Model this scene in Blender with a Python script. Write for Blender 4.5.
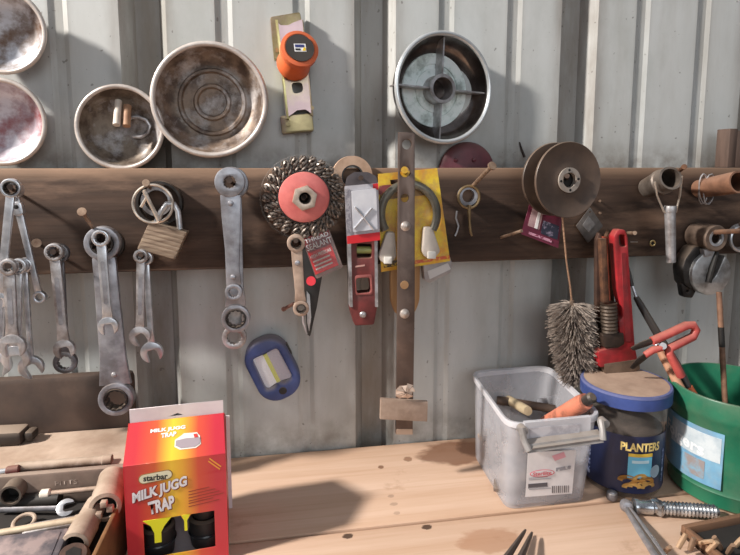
import bpy, bmesh, random
from math import *
from mathutils import Vector, Matrix

for o in list(bpy.data.objects): bpy.data.objects.remove(o)
SC = bpy.context.scene
COL = SC.collection
rnd = random.Random(7)

# ---------------------------------------------------------------- camera
FPX = 540.0; YAW = radians(9.3); PIT = radians(6.7); DW = 0.733; PPY = 228.0
CAM = Vector((-DW*tan(YAW), -DW, 1.3048))
cd = bpy.data.cameras.new('camera'); cam = bpy.data.objects.new('camera', cd); COL.objects.link(cam)
cam.location = CAM; cam.rotation_euler = (pi/2 - PIT, 0, -YAW)
cd.sensor_width = 36; cd.lens = FPX/740*36; cd.clip_start = .01; cd.shift_y = -(277.5-PPY)/740
SC.camera = cam

# ---------------------------------------------------------------- world, light, exposure
SC.view_settings.view_transform = 'Standard'; SC.view_settings.look = 'None'
SC.view_settings.exposure = 0.16; SC.view_settings.gamma = 1; SC.view_settings.use_curve_mapping = False
w = bpy.data.worlds.new('world'); SC.world = w; w.use_nodes = True
nt = w.node_tree; bg = nt.nodes['Background']
tc = nt.nodes.new('ShaderNodeTexCoord'); sx = nt.nodes.new('ShaderNodeSeparateXYZ'); rp = nt.nodes.new('ShaderNodeValToRGB')
mr = nt.nodes.new('ShaderNodeMapRange'); mr.inputs[1].default_value = -1; mr.inputs[2].default_value = 1
nt.links.new(tc.outputs['Generated'], sx.inputs[0]); nt.links.new(sx.outputs['Z'], mr.inputs[0]); nt.links.new(mr.outputs[0], rp.inputs[0])
rp.color_ramp.elements[0].position = .35; rp.color_ramp.elements[0].color = (.10, .085, .075, 1)
rp.color_ramp.elements[1].position = .75; rp.color_ramp.elements[1].color = (.62, .66, .74, 1)
nt.links.new(rp.outputs[0], bg.inputs['Color']); bg.inputs['Strength'].default_value = 0.42

def area(name, loc, target, size, power, color, sy=None):
    d = bpy.data.lights.new(name, 'AREA'); d.size = size; d.energy = power; d.color = color
    if sy: d.shape = 'RECTANGLE'; d.size_y = sy
    o = bpy.data.objects.new(name, d); COL.objects.link(o); o.location = loc
    o.rotation_euler = (Vector(target)-Vector(loc)).to_track_quat('-Z', 'Y').to_euler()
    return o
area('daylight_door', (-2.0, -.64, 2.6), (-.05, -.1, 1.15), .17, 108, (1.0, .95, .89))
area('daylight_opening', (.3, -3.0, 2.0), (.1, 0, 1.15), 1.8, 18, (.88, .95, 1.0), 1.5)

# ---------------------------------------------------------------- measuring helpers
fw = Vector((sin(YAW)*cos(PIT), cos(YAW)*cos(PIT), -sin(PIT))); rt = Vector((cos(YAW), -sin(YAW), 0)); upv = rt.cross(fw)
def ray(px, py): return fw + rt*((px-370)/FPX) - upv*((py-PPY)/FPX)
def P(px, py, y):
    r = ray(px, py); return CAM + r*((y-CAM.y)/r.y)
def PZ(px, py, z):
    r = ray(px, py); return CAM + r*((z-CAM.z)/r.z)
def PP(px, py, o, n):
    r = ray(px, py); return CAM + r*((o-CAM).dot(n)/r.dot(n))
def U(p): return (p-CAM).dot(fw)/FPX

# ---------------------------------------------------------------- materials
def lin(c):
    return tuple(((v/255)/12.92 if v/255 <= .04045 else ((v/255+.055)/1.055)**2.4) for v in c) + (1,)
MATS = {}
def M(name, c1, c2=None, lo=.35, hi=.65, sc=40, rough=.5, metal=0.0, bump=0.0, stretch=(1, 1, 1), dust=0.0, dustc=(150, 130, 112), c3=None, sc3=8, amt3=.5, spec=.5, coat=0):
    if name in MATS: return MATS[name]
    m = bpy.data.materials.new(name); m.use_nodes = True; n = m.node_tree.nodes; l = m.node_tree.links
    b = n['Principled BSDF']; b.inputs['Roughness'].default_value = rough; b.inputs['Metallic'].default_value = metal
    b.inputs['Specular IOR Level'].default_value = spec; b.inputs['Coat Weight'].default_value = coat
    tcn = n.new('ShaderNodeTexCoord'); mp = n.new('ShaderNodeMapping'); mp.inputs['Scale'].default_value = stretch
    l.new(tcn.outputs['Object'], mp.inputs[0])
    nz = n.new('ShaderNodeTexNoise'); nz.inputs['Scale'].default_value = sc; nz.inputs['Detail'].default_value = 5; nz.inputs['Roughness'].default_value = .6
    l.new(mp.outputs[0], nz.inputs['Vector'])
    r = n.new('ShaderNodeValToRGB'); r.color_ramp.elements[0].position = lo; r.color_ramp.elements[1].position = hi
    r.color_ramp.elements[0].color = lin(c1); r.color_ramp.elements[1].color = lin(c2 or c1)
    l.new(nz.outputs[0], r.inputs[0]); colr = r.outputs[0]
    if c3:
        n3 = n.new('ShaderNodeTexNoise'); n3.inputs['Scale'].default_value = sc3; n3.inputs['Detail'].default_value = 6; n3.inputs['Roughness'].default_value = .65
        l.new(mp.outputs[0], n3.inputs['Vector'])
        r3 = n.new('ShaderNodeValToRGB'); r3.color_ramp.elements[0].position = .48; r3.color_ramp.elements[1].position = .66
        r3.color_ramp.elements[1].color = (amt3, amt3, amt3, 1)
        l.new(n3.outputs[0], r3.inputs[0])
        x = n.new('ShaderNodeMix'); x.data_type = 'RGBA'; l.new(r3.outputs[0], x.inputs[0]); l.new(colr, x.inputs[6]); x.inputs[7].default_value = lin(c3); colr = x.outputs[2]
    if dust:
        g = n.new('ShaderNodeNewGeometry'); s = n.new('ShaderNodeSeparateXYZ'); l.new(g.outputs['Normal'], s.inputs[0])
        k = n.new('ShaderNodeMapRange'); k.inputs[1].default_value = .1; k.inputs[2].default_value = .9; k.inputs[4].default_value = dust; l.new(s.outputs['Z'], k.inputs[0])
        x = n.new('ShaderNodeMix'); x.data_type = 'RGBA'; l.new(k.outputs[0], x.inputs[0]); l.new(colr, x.inputs[6]); x.inputs[7].default_value = lin(dustc); colr = x.outputs[2]
        if metal:
            q = n.new('ShaderNodeMath'); q.operation = 'MULTIPLY_ADD'; l.new(k.outputs[0], q.inputs[0]); q.inputs[1].default_value = -metal; q.inputs[2].default_value = metal
            l.new(q.outputs[0], b.inputs['Metallic'])
    l.new(colr, b.inputs['Base Color'])
    if bump:
        bp = n.new('ShaderNodeBump'); bp.inputs['Strength'].default_value = bump; bp.inputs['Distance'].default_value = .002
        l.new(nz.outputs[0], bp.inputs['Height']); l.new(bp.outputs[0], b.inputs['Normal'])
    MATS[name] = m; return m
def clear(name, tint, amount, rough=.25):
    """clear plastic: mostly see-through, with a milky, glossy share"""
    if name in MATS: return MATS[name]
    m = bpy.data.materials.new(name); m.use_nodes = True; n = m.node_tree.nodes; l = m.node_tree.links
    b = n['Principled BSDF']; b.inputs['Base Color'].default_value = lin(tint); b.inputs['Roughness'].default_value = rough
    t = n.new('ShaderNodeBsdfTransparent'); x = n.new('ShaderNodeMixShader')
    nz = n.new('ShaderNodeTexNoise'); nz.inputs['Scale'].default_value = 25; nz.inputs['Detail'].default_value = 4
    tcn = n.new('ShaderNodeTexCoord'); l.new(tcn.outputs['Object'], nz.inputs['Vector'])
    k = n.new('ShaderNodeMapRange'); k.inputs[1].default_value = .3; k.inputs[2].default_value = .7; k.inputs[3].default_value = amount*.8; k.inputs[4].default_value = min(1, amount*1.2)
    l.new(nz.outputs[0], k.inputs[0]); l.new(k.outputs[0], x.inputs[0]); l.new(t.outputs[0], x.inputs[1]); l.new(b.outputs[0], x.inputs[2])
    l.new(x.outputs[0], n['Material Output'].inputs[0]); MATS[name] = m; return m

CHROME = M('chrome_steel', (230, 231, 235), (182, 182, 185), sc=60, rough=.33, metal=.8, dust=.12)
WORN = M('worn_steel', (206, 204, 206), (150, 144, 142), sc=70, rough=.4, metal=.65, dust=.25, c3=(104, 84, 70), sc3=30, amt3=.6)
GREYST = M('grey_steel', (176, 177, 184), (136, 135, 140), sc=60, rough=.42, metal=.6, dust=.25, c3=(104, 88, 78), sc3=25, amt3=.45)
DARKST = M('dark_steel', (72, 68, 66), (44, 40, 38), sc=50, rough=.5, metal=.7, dust=.5)
BLACKHOLE = M('greasy_black', (30, 27, 25), (46, 41, 37), sc=60, rough=.6, metal=.2)
DUSTY = M('dusty_tan_steel', (178, 158, 142), (140, 120, 104), sc=60, rough=.75, metal=.2, dust=.5, dustc=(190, 170, 150), c3=(110, 84, 64), sc3=30, amt3=.6)
RUST = M('rusty_steel', (122, 84, 60), (78, 54, 42), sc=80, rough=.75, metal=.35, bump=.3, dust=.3)
NAILM = M('nail_steel', (178, 152, 130), (128, 102, 84), sc=90, rough=.5, metal=.55)
DARKW2 = M('dark_wrench_steel', (134, 134, 140), (92, 90, 92), sc=60, rough=.42, metal=.6, dust=.2)
DARKNAIL = M('dark_nail', (84, 66, 56), (58, 46, 40), sc=90, rough=.6, metal=.4)
BRASS = M('yellow_zinc', (190, 174, 130), (150, 132, 98), sc=30, rough=.35, metal=.85, dust=.3, c3=(190, 150, 160), sc3=12, amt3=.7)
BLACKP = M('black_plastic', (34, 32, 32), (52, 48, 46), sc=40, rough=.5, dust=.4)
RED = M('red_paint', (178, 42, 48), (136, 34, 38), sc=50, rough=.45, dust=.3, c3=(96, 42, 36), sc3=30, amt3=.5)
DULLRED = M('dull_red_paint', (122, 50, 48), (88, 38, 36), sc=60, rough=.6, dust=.4, c3=(80, 60, 54), sc3=25, amt3=.5)
PINKRED = M('faded_red_grip', (206, 92, 84), (170, 70, 66), sc=40, rough=.55, dust=.4)
WHITEP = M('white_print', (240, 237, 236), rough=.6)
INK = M('black_ink', (36, 34, 36), rough=.6)

# ---------------------------------------------------------------- mesh helpers
class B:
    def __init__(s): s.bm = bmesh.new()
    def box(s, c, d, rot=None, bev=0):
        t = bmesh.new(); bmesh.ops.create_cube(t, size=1)
        for v in t.verts: v.co = Vector((v.co.x*d[0], v.co.y*d[1], v.co.z*d[2]))
        if bev: bmesh.ops.bevel(t, geom=t.edges[:], offset=bev, segments=2, profile=.5, affect='EDGES')
        mt = Matrix.Translation(Vector(c)) @ (rot if rot else Matrix.Identity(4))
        bmesh.ops.transform(t, matrix=mt, verts=t.verts); s.merge(t); return s
    def merge(s, t):
        me = bpy.data.meshes.new('tmp'); t.to_mesh(me); t.free(); s.bm.from_mesh(me); bpy.data.meshes.remove(me); return s
    def mesh(s, me, mt=None):
        if mt: me.transform(mt)
        s.bm.from_mesh(me); bpy.data.meshes.remove(me); return s
    def tube(s, pts, r, seg=10, closed=False, caps=True, flat=1.0):
        pts = [Vector(p) for p in pts]; n = len(pts)
        rs = r if isinstance(r, (list, tuple)) else [r]*n
        rings = []; nrm = None
        for i, p in enumerate(pts):
            if closed: t = (pts[(i+1) % n]-pts[i-1]).normalized()
            else: t = (pts[min(i+1, n-1)]-pts[max(i-1, 0)]).normalized()
            if nrm is None:
                a = Vector((0, 1, 0)) if abs(t.y) < .9 else Vector((1, 0, 0)); nrm = (a-t*a.dot(t)).normalized()
            else:
                nrm = nrm-t*nrm.dot(t); nrm = nrm.normalized() if nrm.length > 1e-9 else t.orthogonal().normalized()
            bn = t.cross(nrm)
            rings.append([s.bm.verts.new(p+(nrm*cos(2*pi*k/seg)*flat+bn*sin(2*pi*k/seg))*rs[i]) for k in range(seg)])
        m = n if closed else n-1
        for i in range(m):
            a, b = rings[i], rings[(i+1) % n]
            for k in range(seg): s.bm.faces.new((a[k], a[(k+1) % seg], b[(k+1) % seg], b[k]))
        if caps and not closed:
            s.bm.faces.new(rings[0][::-1]); s.bm.faces.new(rings[-1])
        return s
    def lathe(s, prof, o=(0, 0, 0), ax=(0, 0, 1), seg=40, a0=0, a1=2*pi, closed=False):
        """prof: (radius, height along ax); a closed profile makes a solid ring"""
        o = Vector(o); ax = Vector(ax).normalized(); e = ax.orthogonal().normalized(); f = ax.cross(e)
        full = abs(a1-a0-2*pi) < 1e-6; na = seg if full else seg+1; cols = []
        for k in range(na):
            a = a0+(a1-a0)*k/seg; d = e*cos(a)+f*sin(a)
            cols.append([s.bm.verts.new(o+d*max(r, 1e-5)+ax*h) for r, h in prof])
        q = len(prof)
        for k in range(seg if full else seg):
            c0, c1 = cols[k], cols[(k+1) % na]
            for i in range(q if closed else q-1):
                s.bm.faces.new((c0[i], c0[(i+1) % q], c1[(i+1) % q], c1[i]))
        return s
    def ring(s, R, r, o=(0, 0, 0), ax=(0, 1, 0), seg=40, rs=10):
        return s.lathe([(R+r*cos(2*pi*k/rs), r*sin(2*pi*k/rs)) for k in range(rs)], o, ax, seg, closed=True)
    def cyl(s, a, b, r, r2=None, seg=16): return s.tube([a, b], [r, r if r2 is None else r2], seg)
    def quad(s, pts, th=0.0, n=None):
        """flat panel with thickness th along -n"""
        pts = [Vector(p) for p in pts]
        nn = Vector(n) if n else (pts[1]-pts[0]).cross(pts[-1]-pts[0]).normalized()
        f = [s.bm.verts.new(p) for p in pts]; g = [s.bm.verts.new(p-nn*th) for p in pts]
        s.bm.faces.new(f); s.bm.faces.new(g[::-1]); k = len(pts)
        for i in range(k): s.bm.faces.new((f[i], g[i], g[(i+1) % k], f[(i+1) % k]))
        return s
    def loft(s, loops, cap0=False, cap1=False):
        rs = [[s.bm.verts.new(Vector(p)) for p in lp] for lp in loops]; k = len(rs[0])
        for a, b in zip(rs, rs[1:]):
            for i in range(k): s.bm.faces.new((a[i], a[(i+1) % k], b[(i+1) % k], b[i]))
        if cap0: s.bm.faces.new(rs[0][::-1])
        if cap1: s.bm.faces.new(rs[-1])
        return s
    def build(s, name, mat, parent=None, ang=35):
        bmesh.ops.remove_doubles(s.bm, verts=s.bm.verts, dist=1e-7)
        bmesh.ops.recalc_face_normals(s.bm, faces=s.bm.faces)
        me = bpy.data.meshes.new(name); s.bm.to_mesh(me); s.bm.free()
        return link(name, me, mat, parent, ang)
def link(name, me, mat, parent=None, ang=35):
    me.materials.clear(); me.materials.append(mat)
    if ang:
        me.shade_smooth(); me.set_sharp_from_angle(angle=radians(ang))
    o = bpy.data.objects.new(name, me); COL.objects.link(o)
    if parent: o.parent = parent
    return o
def curve_mesh(cu):
    o = bpy.data.objects.new('tmp', cu); COL.objects.link(o); dg = bpy.context.evaluated_depsgraph_get(); dg.update()
    me = bpy.data.meshes.new_from_object(o.evaluated_get(dg)); bpy.data.objects.remove(o); bpy.data.curves.remove(cu); return me
TO_XZ = Matrix.Rotation(pi/2, 4, 'X')
def plate(outer, holes=(), th=.004, bev=0.0, y=0.0):
    """outline in (x,z), holes likewise; plate centred on local y"""
    cu = bpy.data.curves.new('tmp', 'CURVE'); cu.dimensions = '2D'; cu.fill_mode = 'BOTH'
    cu.extrude = max(th/2-bev, 1e-5); cu.bevel_depth = bev; cu.offset = -bev; cu.bevel_resolution = 1
    for lp in [outer]+list(holes):
        sp = cu.splines.new('POLY'); sp.points.add(len(lp)-1); sp.use_cyclic_u = True
        for q, p in zip(sp.points, lp): q.co = (p[0], p[1], 0, 1)
    me = curve_mesh(cu); me.transform(Matrix.Translation((0, y, 0)) @ TO_XZ); return me
def circ(cx, cz, r, n=28, r2=None): return [(cx+(r2 if (r2 and k % 2) else r)*cos(2*pi*k/n), cz+(r2 if (r2 and k % 2) else r)*sin(2*pi*k/n)) for k in range(n)]
def rrect(cx, cz, w, h, r, n=5):
    out = []
    for sx_, sz_, a0 in ((1, 1, 0), (-1, 1, 90), (-1, -1, 180), (1, -1, 270)):
        for k in range(n+1):
            a = radians(a0+90*k/n); out.append((cx+sx_*(w/2-r)+r*cos(a), cz+sz_*(h/2-r)+r*sin(a)))
    return out
def roundpoly(pts, r, n=4):
    out = []; k = len(pts)
    for i in range(k):
        p = Vector(pts[i]); a = Vector(pts[i-1])-p; b = Vector(pts[(i+1) % k])-p
        q = min(r, a.length*.45, b.length*.45); s_, e_ = p+a.normalized()*q, p+b.normalized()*q
        for j in range(n+1):
            t = j/n; out.append(tuple(s_*(1-t)**2+p*2*t*(1-t)+e_*t*t))
    return out
def textmesh(body, bold=0.0, th=.0):
    cu = bpy.data.curves.new('tmp', 'FONT'); cu.body = body; cu.align_x = 'CENTER'; cu.align_y = 'CENTER'; cu.offset = bold; cu.resolution_u = 3
    me = curve_mesh(cu); xs = [v.co.x for v in me.vertices]; ys = [v.co.y for v in me.vertices]
    cx, cy, wx, wy = (max(xs)+min(xs))/2, (max(ys)+min(ys))/2, max(xs)-min(xs), max(ys)-min(ys)
    for v in me.vertices: v.co = ((v.co.x-cx)/wx, (v.co.y-cy)/wy, 0)
    return me
def text(body, c, ex, ez, mat, parent, name='lettering', bold=.012, lift=.0004, shear=0.0):
    """flat lettering: ex / ez are the full width and height vectors, c the centre"""
    me = textmesh(body, bold); c, ex, ez = Vector(c), Vector(ex), Vector(ez); n = ex.cross(ez).normalized()
    for v in me.vertices: x, y = v.co.x, v.co.y; v.co = c+ex*(x+shear*y)+ez*y+n*lift
    return link(name, me, mat, parent, 0)
def thing(name, label, cat, loc=(0, 0, 0), rot=(0, 0, 0), group=None):
    o = bpy.data.objects.new(name, None); COL.objects.link(o); o.empty_display_size = .02
    o.location = loc; o.rotation_euler = rot; o['label'] = label; o['category'] = cat
    if group: o['group'] = group
    return o
def tag(o, label, cat, group=None):
    o['label'] = label; o['category'] = cat
    if group: o['group'] = group
    return o
def struct(o): o['kind'] = 'structure'; return o
def dup(root, loc, label, rot=None, group=None):
    r = root.copy(); COL.objects.link(r); r.location = loc; r['label'] = label
    if rot: r.rotation_euler = rot
    if group: r['group'] = group
    for ch in list(root.children):
        c = ch.copy(); COL.objects.link(c); c.parent = r
        for g in ch.children:
            d = g.copy(); COL.objects.link(d); d.parent = c
    return r
class Fr:
    """local frame of a thing hanging parallel to the wall: points measured on its plane"""
    def __init__(s, px, py, Y): s.Y = Y; s.o = P(px, py, Y); s.u = U(s.o)
    def __call__(s, px, py, dy=0): return P(px, py, s.Y+dy)-s.o
    def xz(s, pts): return [((P(a, b, s.Y)-s.o).x, (P(a, b, s.Y)-s.o).z) for a, b in pts]

# ================================================================ SETTING
Z0 = .90
YF = -.052            # front face of the wooden board
ZT, ZB = 1.3003, 1.1755
# corrugated wall: one profile along x, extruded in z
WALLM = bpy.data.materials.new('painted_ribbed_steel'); WALLM.use_nodes = True
n = WALLM.node_tree.nodes; l = WALLM.node_tree.links; b = n['Principled BSDF']; b.inputs['Roughness'].default_value = .42; b.inputs['Specular IOR Level'].default_value = .45
tcn = n.new('ShaderNodeTexCoord')
def wnoise(scale, stretch, lo, hi, c0, c1, det=6):
    mp = n.new('ShaderNodeMapping'); mp.inputs['Scale'].default_value = stretch; l.new(tcn.outputs['Object'], mp.inputs[0])
    q = n.new('ShaderNodeTexNoise'); q.inputs['Scale'].default_value = scale; q.inputs['Detail'].default_value = det; q.inputs['Roughness'].default_value = .65; l.new(mp.outputs[0], q.inputs['Vector'])
    r = n.new('ShaderNodeValToRGB'); r.color_ramp.elements[0].position = lo; r.color_ramp.elements[1].position = hi
    r.color_ramp.elements[0].color = c0; r.color_ramp.elements[1].color = c1; l.new(q.outputs[0], r.inputs[0]); return r.outputs[0]
def wmix(f, a, bcol):
    x = n.new('ShaderNodeMix'); x.data_type = 'RGBA'; l.new(f, x.inputs[0]); l.new(a, x.inputs[6]); x.inputs[7].default_value = bcol; return x.outputs[2]
K, Wt = (0, 0, 0, 1), (1, 1, 1, 1)
base = wnoise(5, (1, 1, .35), .3, .7, lin((174, 175, 171)), lin((204, 205, 203)))
base = wmix(wnoise(13, (1, 1, .16), .48, .76, K, (.42, .42, .42, 1)), base, lin((150, 142, 130)))     # run marks
base = wmix(wnoise(7, (1, 1, .6), .48, .75, K, (.45, .45, .45, 1)), base, lin((140, 144, 136)))       # broad grime
base = wmix(wnoise(240, (1, 1, 1), .70, .76, K, (.6, .6, .6, 1), 2), base, lin((70, 62, 56)))        # fly specks
# even brown tone over the deep ribs of the sheet
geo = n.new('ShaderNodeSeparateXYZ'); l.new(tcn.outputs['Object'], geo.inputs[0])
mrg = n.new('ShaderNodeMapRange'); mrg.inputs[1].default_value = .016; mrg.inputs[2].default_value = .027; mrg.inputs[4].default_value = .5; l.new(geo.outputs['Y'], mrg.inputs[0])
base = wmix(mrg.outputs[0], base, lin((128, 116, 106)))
# grime along the ribs and above the board's ledge
def wmath(op, a, b_=None, c_=None):
    m_ = n.new('ShaderNodeMath'); m_.operation = op
    for i_, v_ in enumerate((a, b_, c_)):
        if v_ is None: continue
        if isinstance(v_, (int, float)): m_.inputs[i_].default_value = v_
        else: l.new(v_, m_.inputs[i_])
    return m_.outputs[0]
def wramp(v, a, b_, top):
    k_ = n.new('ShaderNodeMapRange'); k_.interpolation_type = 'SMOOTHSTEP'; k_.inputs[1].default_value = a; k_.inputs[2].default_value = b_; k_.inputs[3].default_value = top; k_.inputs[4].default_value = 0; l.new(v, k_.inputs[0]); return k_.outputs[0]
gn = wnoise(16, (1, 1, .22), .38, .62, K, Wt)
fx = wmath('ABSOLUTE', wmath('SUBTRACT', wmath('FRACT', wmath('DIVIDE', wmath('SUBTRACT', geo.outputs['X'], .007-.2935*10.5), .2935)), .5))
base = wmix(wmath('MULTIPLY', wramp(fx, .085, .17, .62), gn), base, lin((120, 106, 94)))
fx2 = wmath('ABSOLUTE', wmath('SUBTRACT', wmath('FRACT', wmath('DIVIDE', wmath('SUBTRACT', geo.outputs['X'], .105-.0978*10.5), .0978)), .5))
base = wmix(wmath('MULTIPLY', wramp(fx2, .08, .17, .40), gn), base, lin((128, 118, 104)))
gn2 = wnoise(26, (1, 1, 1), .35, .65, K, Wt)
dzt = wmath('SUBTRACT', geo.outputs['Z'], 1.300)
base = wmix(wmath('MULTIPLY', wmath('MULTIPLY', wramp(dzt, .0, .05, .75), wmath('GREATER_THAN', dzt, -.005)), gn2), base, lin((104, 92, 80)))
base = wmix(wmath('MULTIPLY', wramp(wmath('SUBTRACT', geo.outputs['Z'], .90), .0, .07, .65), gn2), base, lin((104, 98, 86)))  # blotchy darker tone just above the bench line
base = wmix(wnoise(150, (1, 1, .8), .72, .76, K, (.55, .55, .55, 1), 1), base, lin((86, 78, 70)))
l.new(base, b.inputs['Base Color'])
prof = []
def groove(x, wo, wi, d): prof.extend([(x-wo/2, 0), (x-wi/2, d), (x+wi/2, d), (x+wo/2, 0)])
for k in range(-3, 5):
    xm = .007+.2935*k
    groove(xm, .056, .030, .028); groove(xm+.098, .022, .010, .0028); groove(xm+.196, .022, .010, .0028)
wb = B(); pts = [(-1.4, 0)]+prof+[(1.6, 0)]
cols = [[wb.bm.verts.new((x, y, z)) for z in (.3, 2.6)] for x, y in pts]
for a, c in zip(cols, cols[1:]): wb.bm.faces.new((a[0], c[0], c[1], a[1]))
back = [[wb.bm.verts.new((x, y+.0015, z)) for z in (.3, 2.6)] for x, y in pts]
for a, c in zip(back, back[1:]): wb.bm.faces.new((a[0], a[1], c[1], c[0]))
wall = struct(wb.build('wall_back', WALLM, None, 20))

fl = struct(B().box((0, -1.6, .02), (5, 4.4, .04)).build('floor', M('concrete', (120, 112, 104), (96, 90, 84), sc=6, rough=.9), None, 0))

# bench top: pine boards
PINE = bpy.data.materials.new('pine_boards'); PINE.use_nodes = True
n = PINE.node_tree.nodes; l = PINE.node_tree.links; b = n['Principled BSDF']; b.inputs['Roughness'].default_value = .62
tcn = n.new('ShaderNodeTexCoord')
base = wnoise(7, (.35, 5, 5), .3, .7, lin((214, 183, 160)), lin((196, 160, 133)))
base = wmix(wnoise(60, (.06, 2.2, 1), .52, .72, K, (.45, .45, .45, 1)), base, lin((182, 142, 110)))
base = wmix(wnoise(14, (.8, 1, 1), .60, .68, K, (.45, .45, .45, 1)), base, lin((160, 122, 94)))
def spot(cx, cy, rx, ry, colr, amt, base, wob=.25):
    mp = n.new('ShaderNodeMapping'); mp.inputs['Location'].default_value = (-cx/rx, -cy/ry, 0); mp.inputs['Scale'].default_value = (1/rx, 1/ry, 0); l.new(tcn.outputs['Object'], mp.inputs[0])
    q = n.new('ShaderNodeTexNoise'); q.inputs['Scale'].default_value = 1.4; q.inputs['Detail'].default_value = 4; l.new(mp.outputs[0], q.inputs['Vector'])
    v = n.new('ShaderNodeVectorMath'); v.operation = 'LENGTH'; l.new(mp.outputs[0], v.inputs[0])
    a = n.new('ShaderNodeMath'); a.operation = 'MULTIPLY_ADD'; l.new(q.outputs[0], a.inputs[0]); a.inputs[1].default_value = wob*4; l.new(v.outputs['Value'], a.inputs[2])
    k = n.new('ShaderNodeMapRange'); k.interpolation_type = 'SMOOTHSTEP'; k.inputs[1].default_value = .85+wob*2; k.inputs[2].default_value = 1.15+wob*2; k.inputs[3].default_value = amt; k.inputs[4].default_value = 0; l.new(a.outputs[0], k.inputs[0])
    return wmix(k.outputs[0], base, lin(colr))
for (px, py, rx, ry, c_, am) in ((458, 452, .055, .030, (104, 62, 36), .75), (478, 446, .03, .03, (64, 36, 22), .7), (408, 459, .006, .006, (120, 78, 50), .7), (381, 467, .004, .004, (110, 70, 44), .8),
                                 (427, 527, .006, .004, (64, 42, 30), .9), (348, 536, .006, .004, (60, 40, 30), .9), (490, 540, .035, .018, (160, 108, 72), .5), (391, 496, .004, .003, (120, 96, 80), .4), (394, 504, .005, .003, (120, 96, 80), .4), (397, 513, .004, .003, (120, 96, 80), .35)):
    q_ = PZ(px, py, Z0); base = spot(q_.x, q_.y, rx, ry, c_, am, base)
l.new(base, b.inputs['Base Color'])
for i, (y0, y1) in enumerate(((-.176, -.002), (-.372, -.179), (-.58, -.375))):
    o = B().box((.1, (y0+y1)/2, Z0-.019), (2.4, y1-y0, .038), bev=.003).build('bench_board', PINE, None, 30)
    tag(o, ['back pine board of the workbench, against the ribbed metal wall', 'middle pine board of the workbench, under the red box', 'pine workbench board nearest the viewer, at the bottom edge'][i], 'workbench', 'pine boards of the workbench top')
leg = M('bench_legs', (150, 112, 80), (120, 88, 62), sc=20, rough=.7)
for x in (-.9, 1.1):
    for y in (-.1, -.6):
        struct(B().box((x, y, .451), (.09, .09, .822), bev=.002).build('trim_1', leg))

# dark weathered board on the wall
DARKW = bpy.data.materials.new('weathered_board'); DARKW.use_nodes = True
n = DARKW.node_tree.nodes; l = DARKW.node_tree.links; b = n['Principled BSDF']; b.inputs['Roughness'].default_value = .72; b.inputs['Specular IOR Level'].default_value = .25
tcn = n.new('ShaderNodeTexCoord')
base = wnoise(9, (.5, 3, 3), .32, .68, lin((40, 31, 27)), lin((88, 69, 58)))
base = wmix(wnoise(55, (.05, 2, 2), .5, .7, K, (.6, .6, .6, 1)), base, lin((44, 32, 26)))
base = wmix(wnoise(6, (.6, 2.5, 2.5), .54, .70, K, (.5, .5, .5, 1)), base, lin((164, 132, 110)))
sz = n.new('ShaderNodeSeparateXYZ'); l.new(tcn.outputs['Object'], sz.inputs[0])
mz = n.new('ShaderNodeMapRange'); mz.inputs[1].default_value = ZT-.016; mz.inputs[2].default_value = ZT-.004; mz.inputs[4].default_value = .55; l.new(sz.outputs['Z'], mz.inputs[0])
base = wmix(mz.outputs[0], base, lin((168, 136, 112)))        # worn, dusty upper arris
l.new(base, b.inputs['Base Color'])
bp = n.new('ShaderNodeBump'); bp.inputs['Strength'].default_value = .25; bp.inputs['Distance'].default_value = .002
mp = n.new('ShaderNodeMapping'); mp.inputs['Scale'].default_value = (.06, 2, 2); l.new(tcn.outputs['Object'], mp.inputs[0])
q = n.new('ShaderNodeTexNoise'); q.inputs['Scale'].default_value = 70; l.new(mp.outputs[0], q.inputs['Vector']); l.new(q.outputs[0], bp.inputs['Height']); l.new(bp.outputs[0], b.inputs['Normal'])
tag(B().box((.05, (YF-.014)/2, (ZT+ZB)/2), (2.3, -.014-YF, ZT-ZB), bev=.003).build('wall_board', DARKW, None, 30), 'dark weathered wooden board fixed across the ribbed wall, tools hanging from it', 'board')

# ================================================================ NAILS
def nail(head, base_, label, y=-.105, r=.0019, hr=.0042, bent=None, mat=None):
    if mat is None and hr <= .0037 and y < -.07: mat = DARKNAIL
    p0 = P(*base_, YF+.004); p1 = P(*head, y); t = thing('nail', label, 'nail', P(*base_, YF), group='nails in the dark board')
    o = P(*base_, YF); pts = [p0-o]+([P(*bent)-o] if bent else [])+[p1-o]
    B().tube(pts, r, 10).build('shank', mat or NAILM, t)
    d = (pts[-1]-pts[-2]).normalized()
    B().cyl(pts[-1]-d*.001, pts[-1]+d*.0015, hr, seg=18).build('nail_head', mat or NAILM, t); return t

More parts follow.
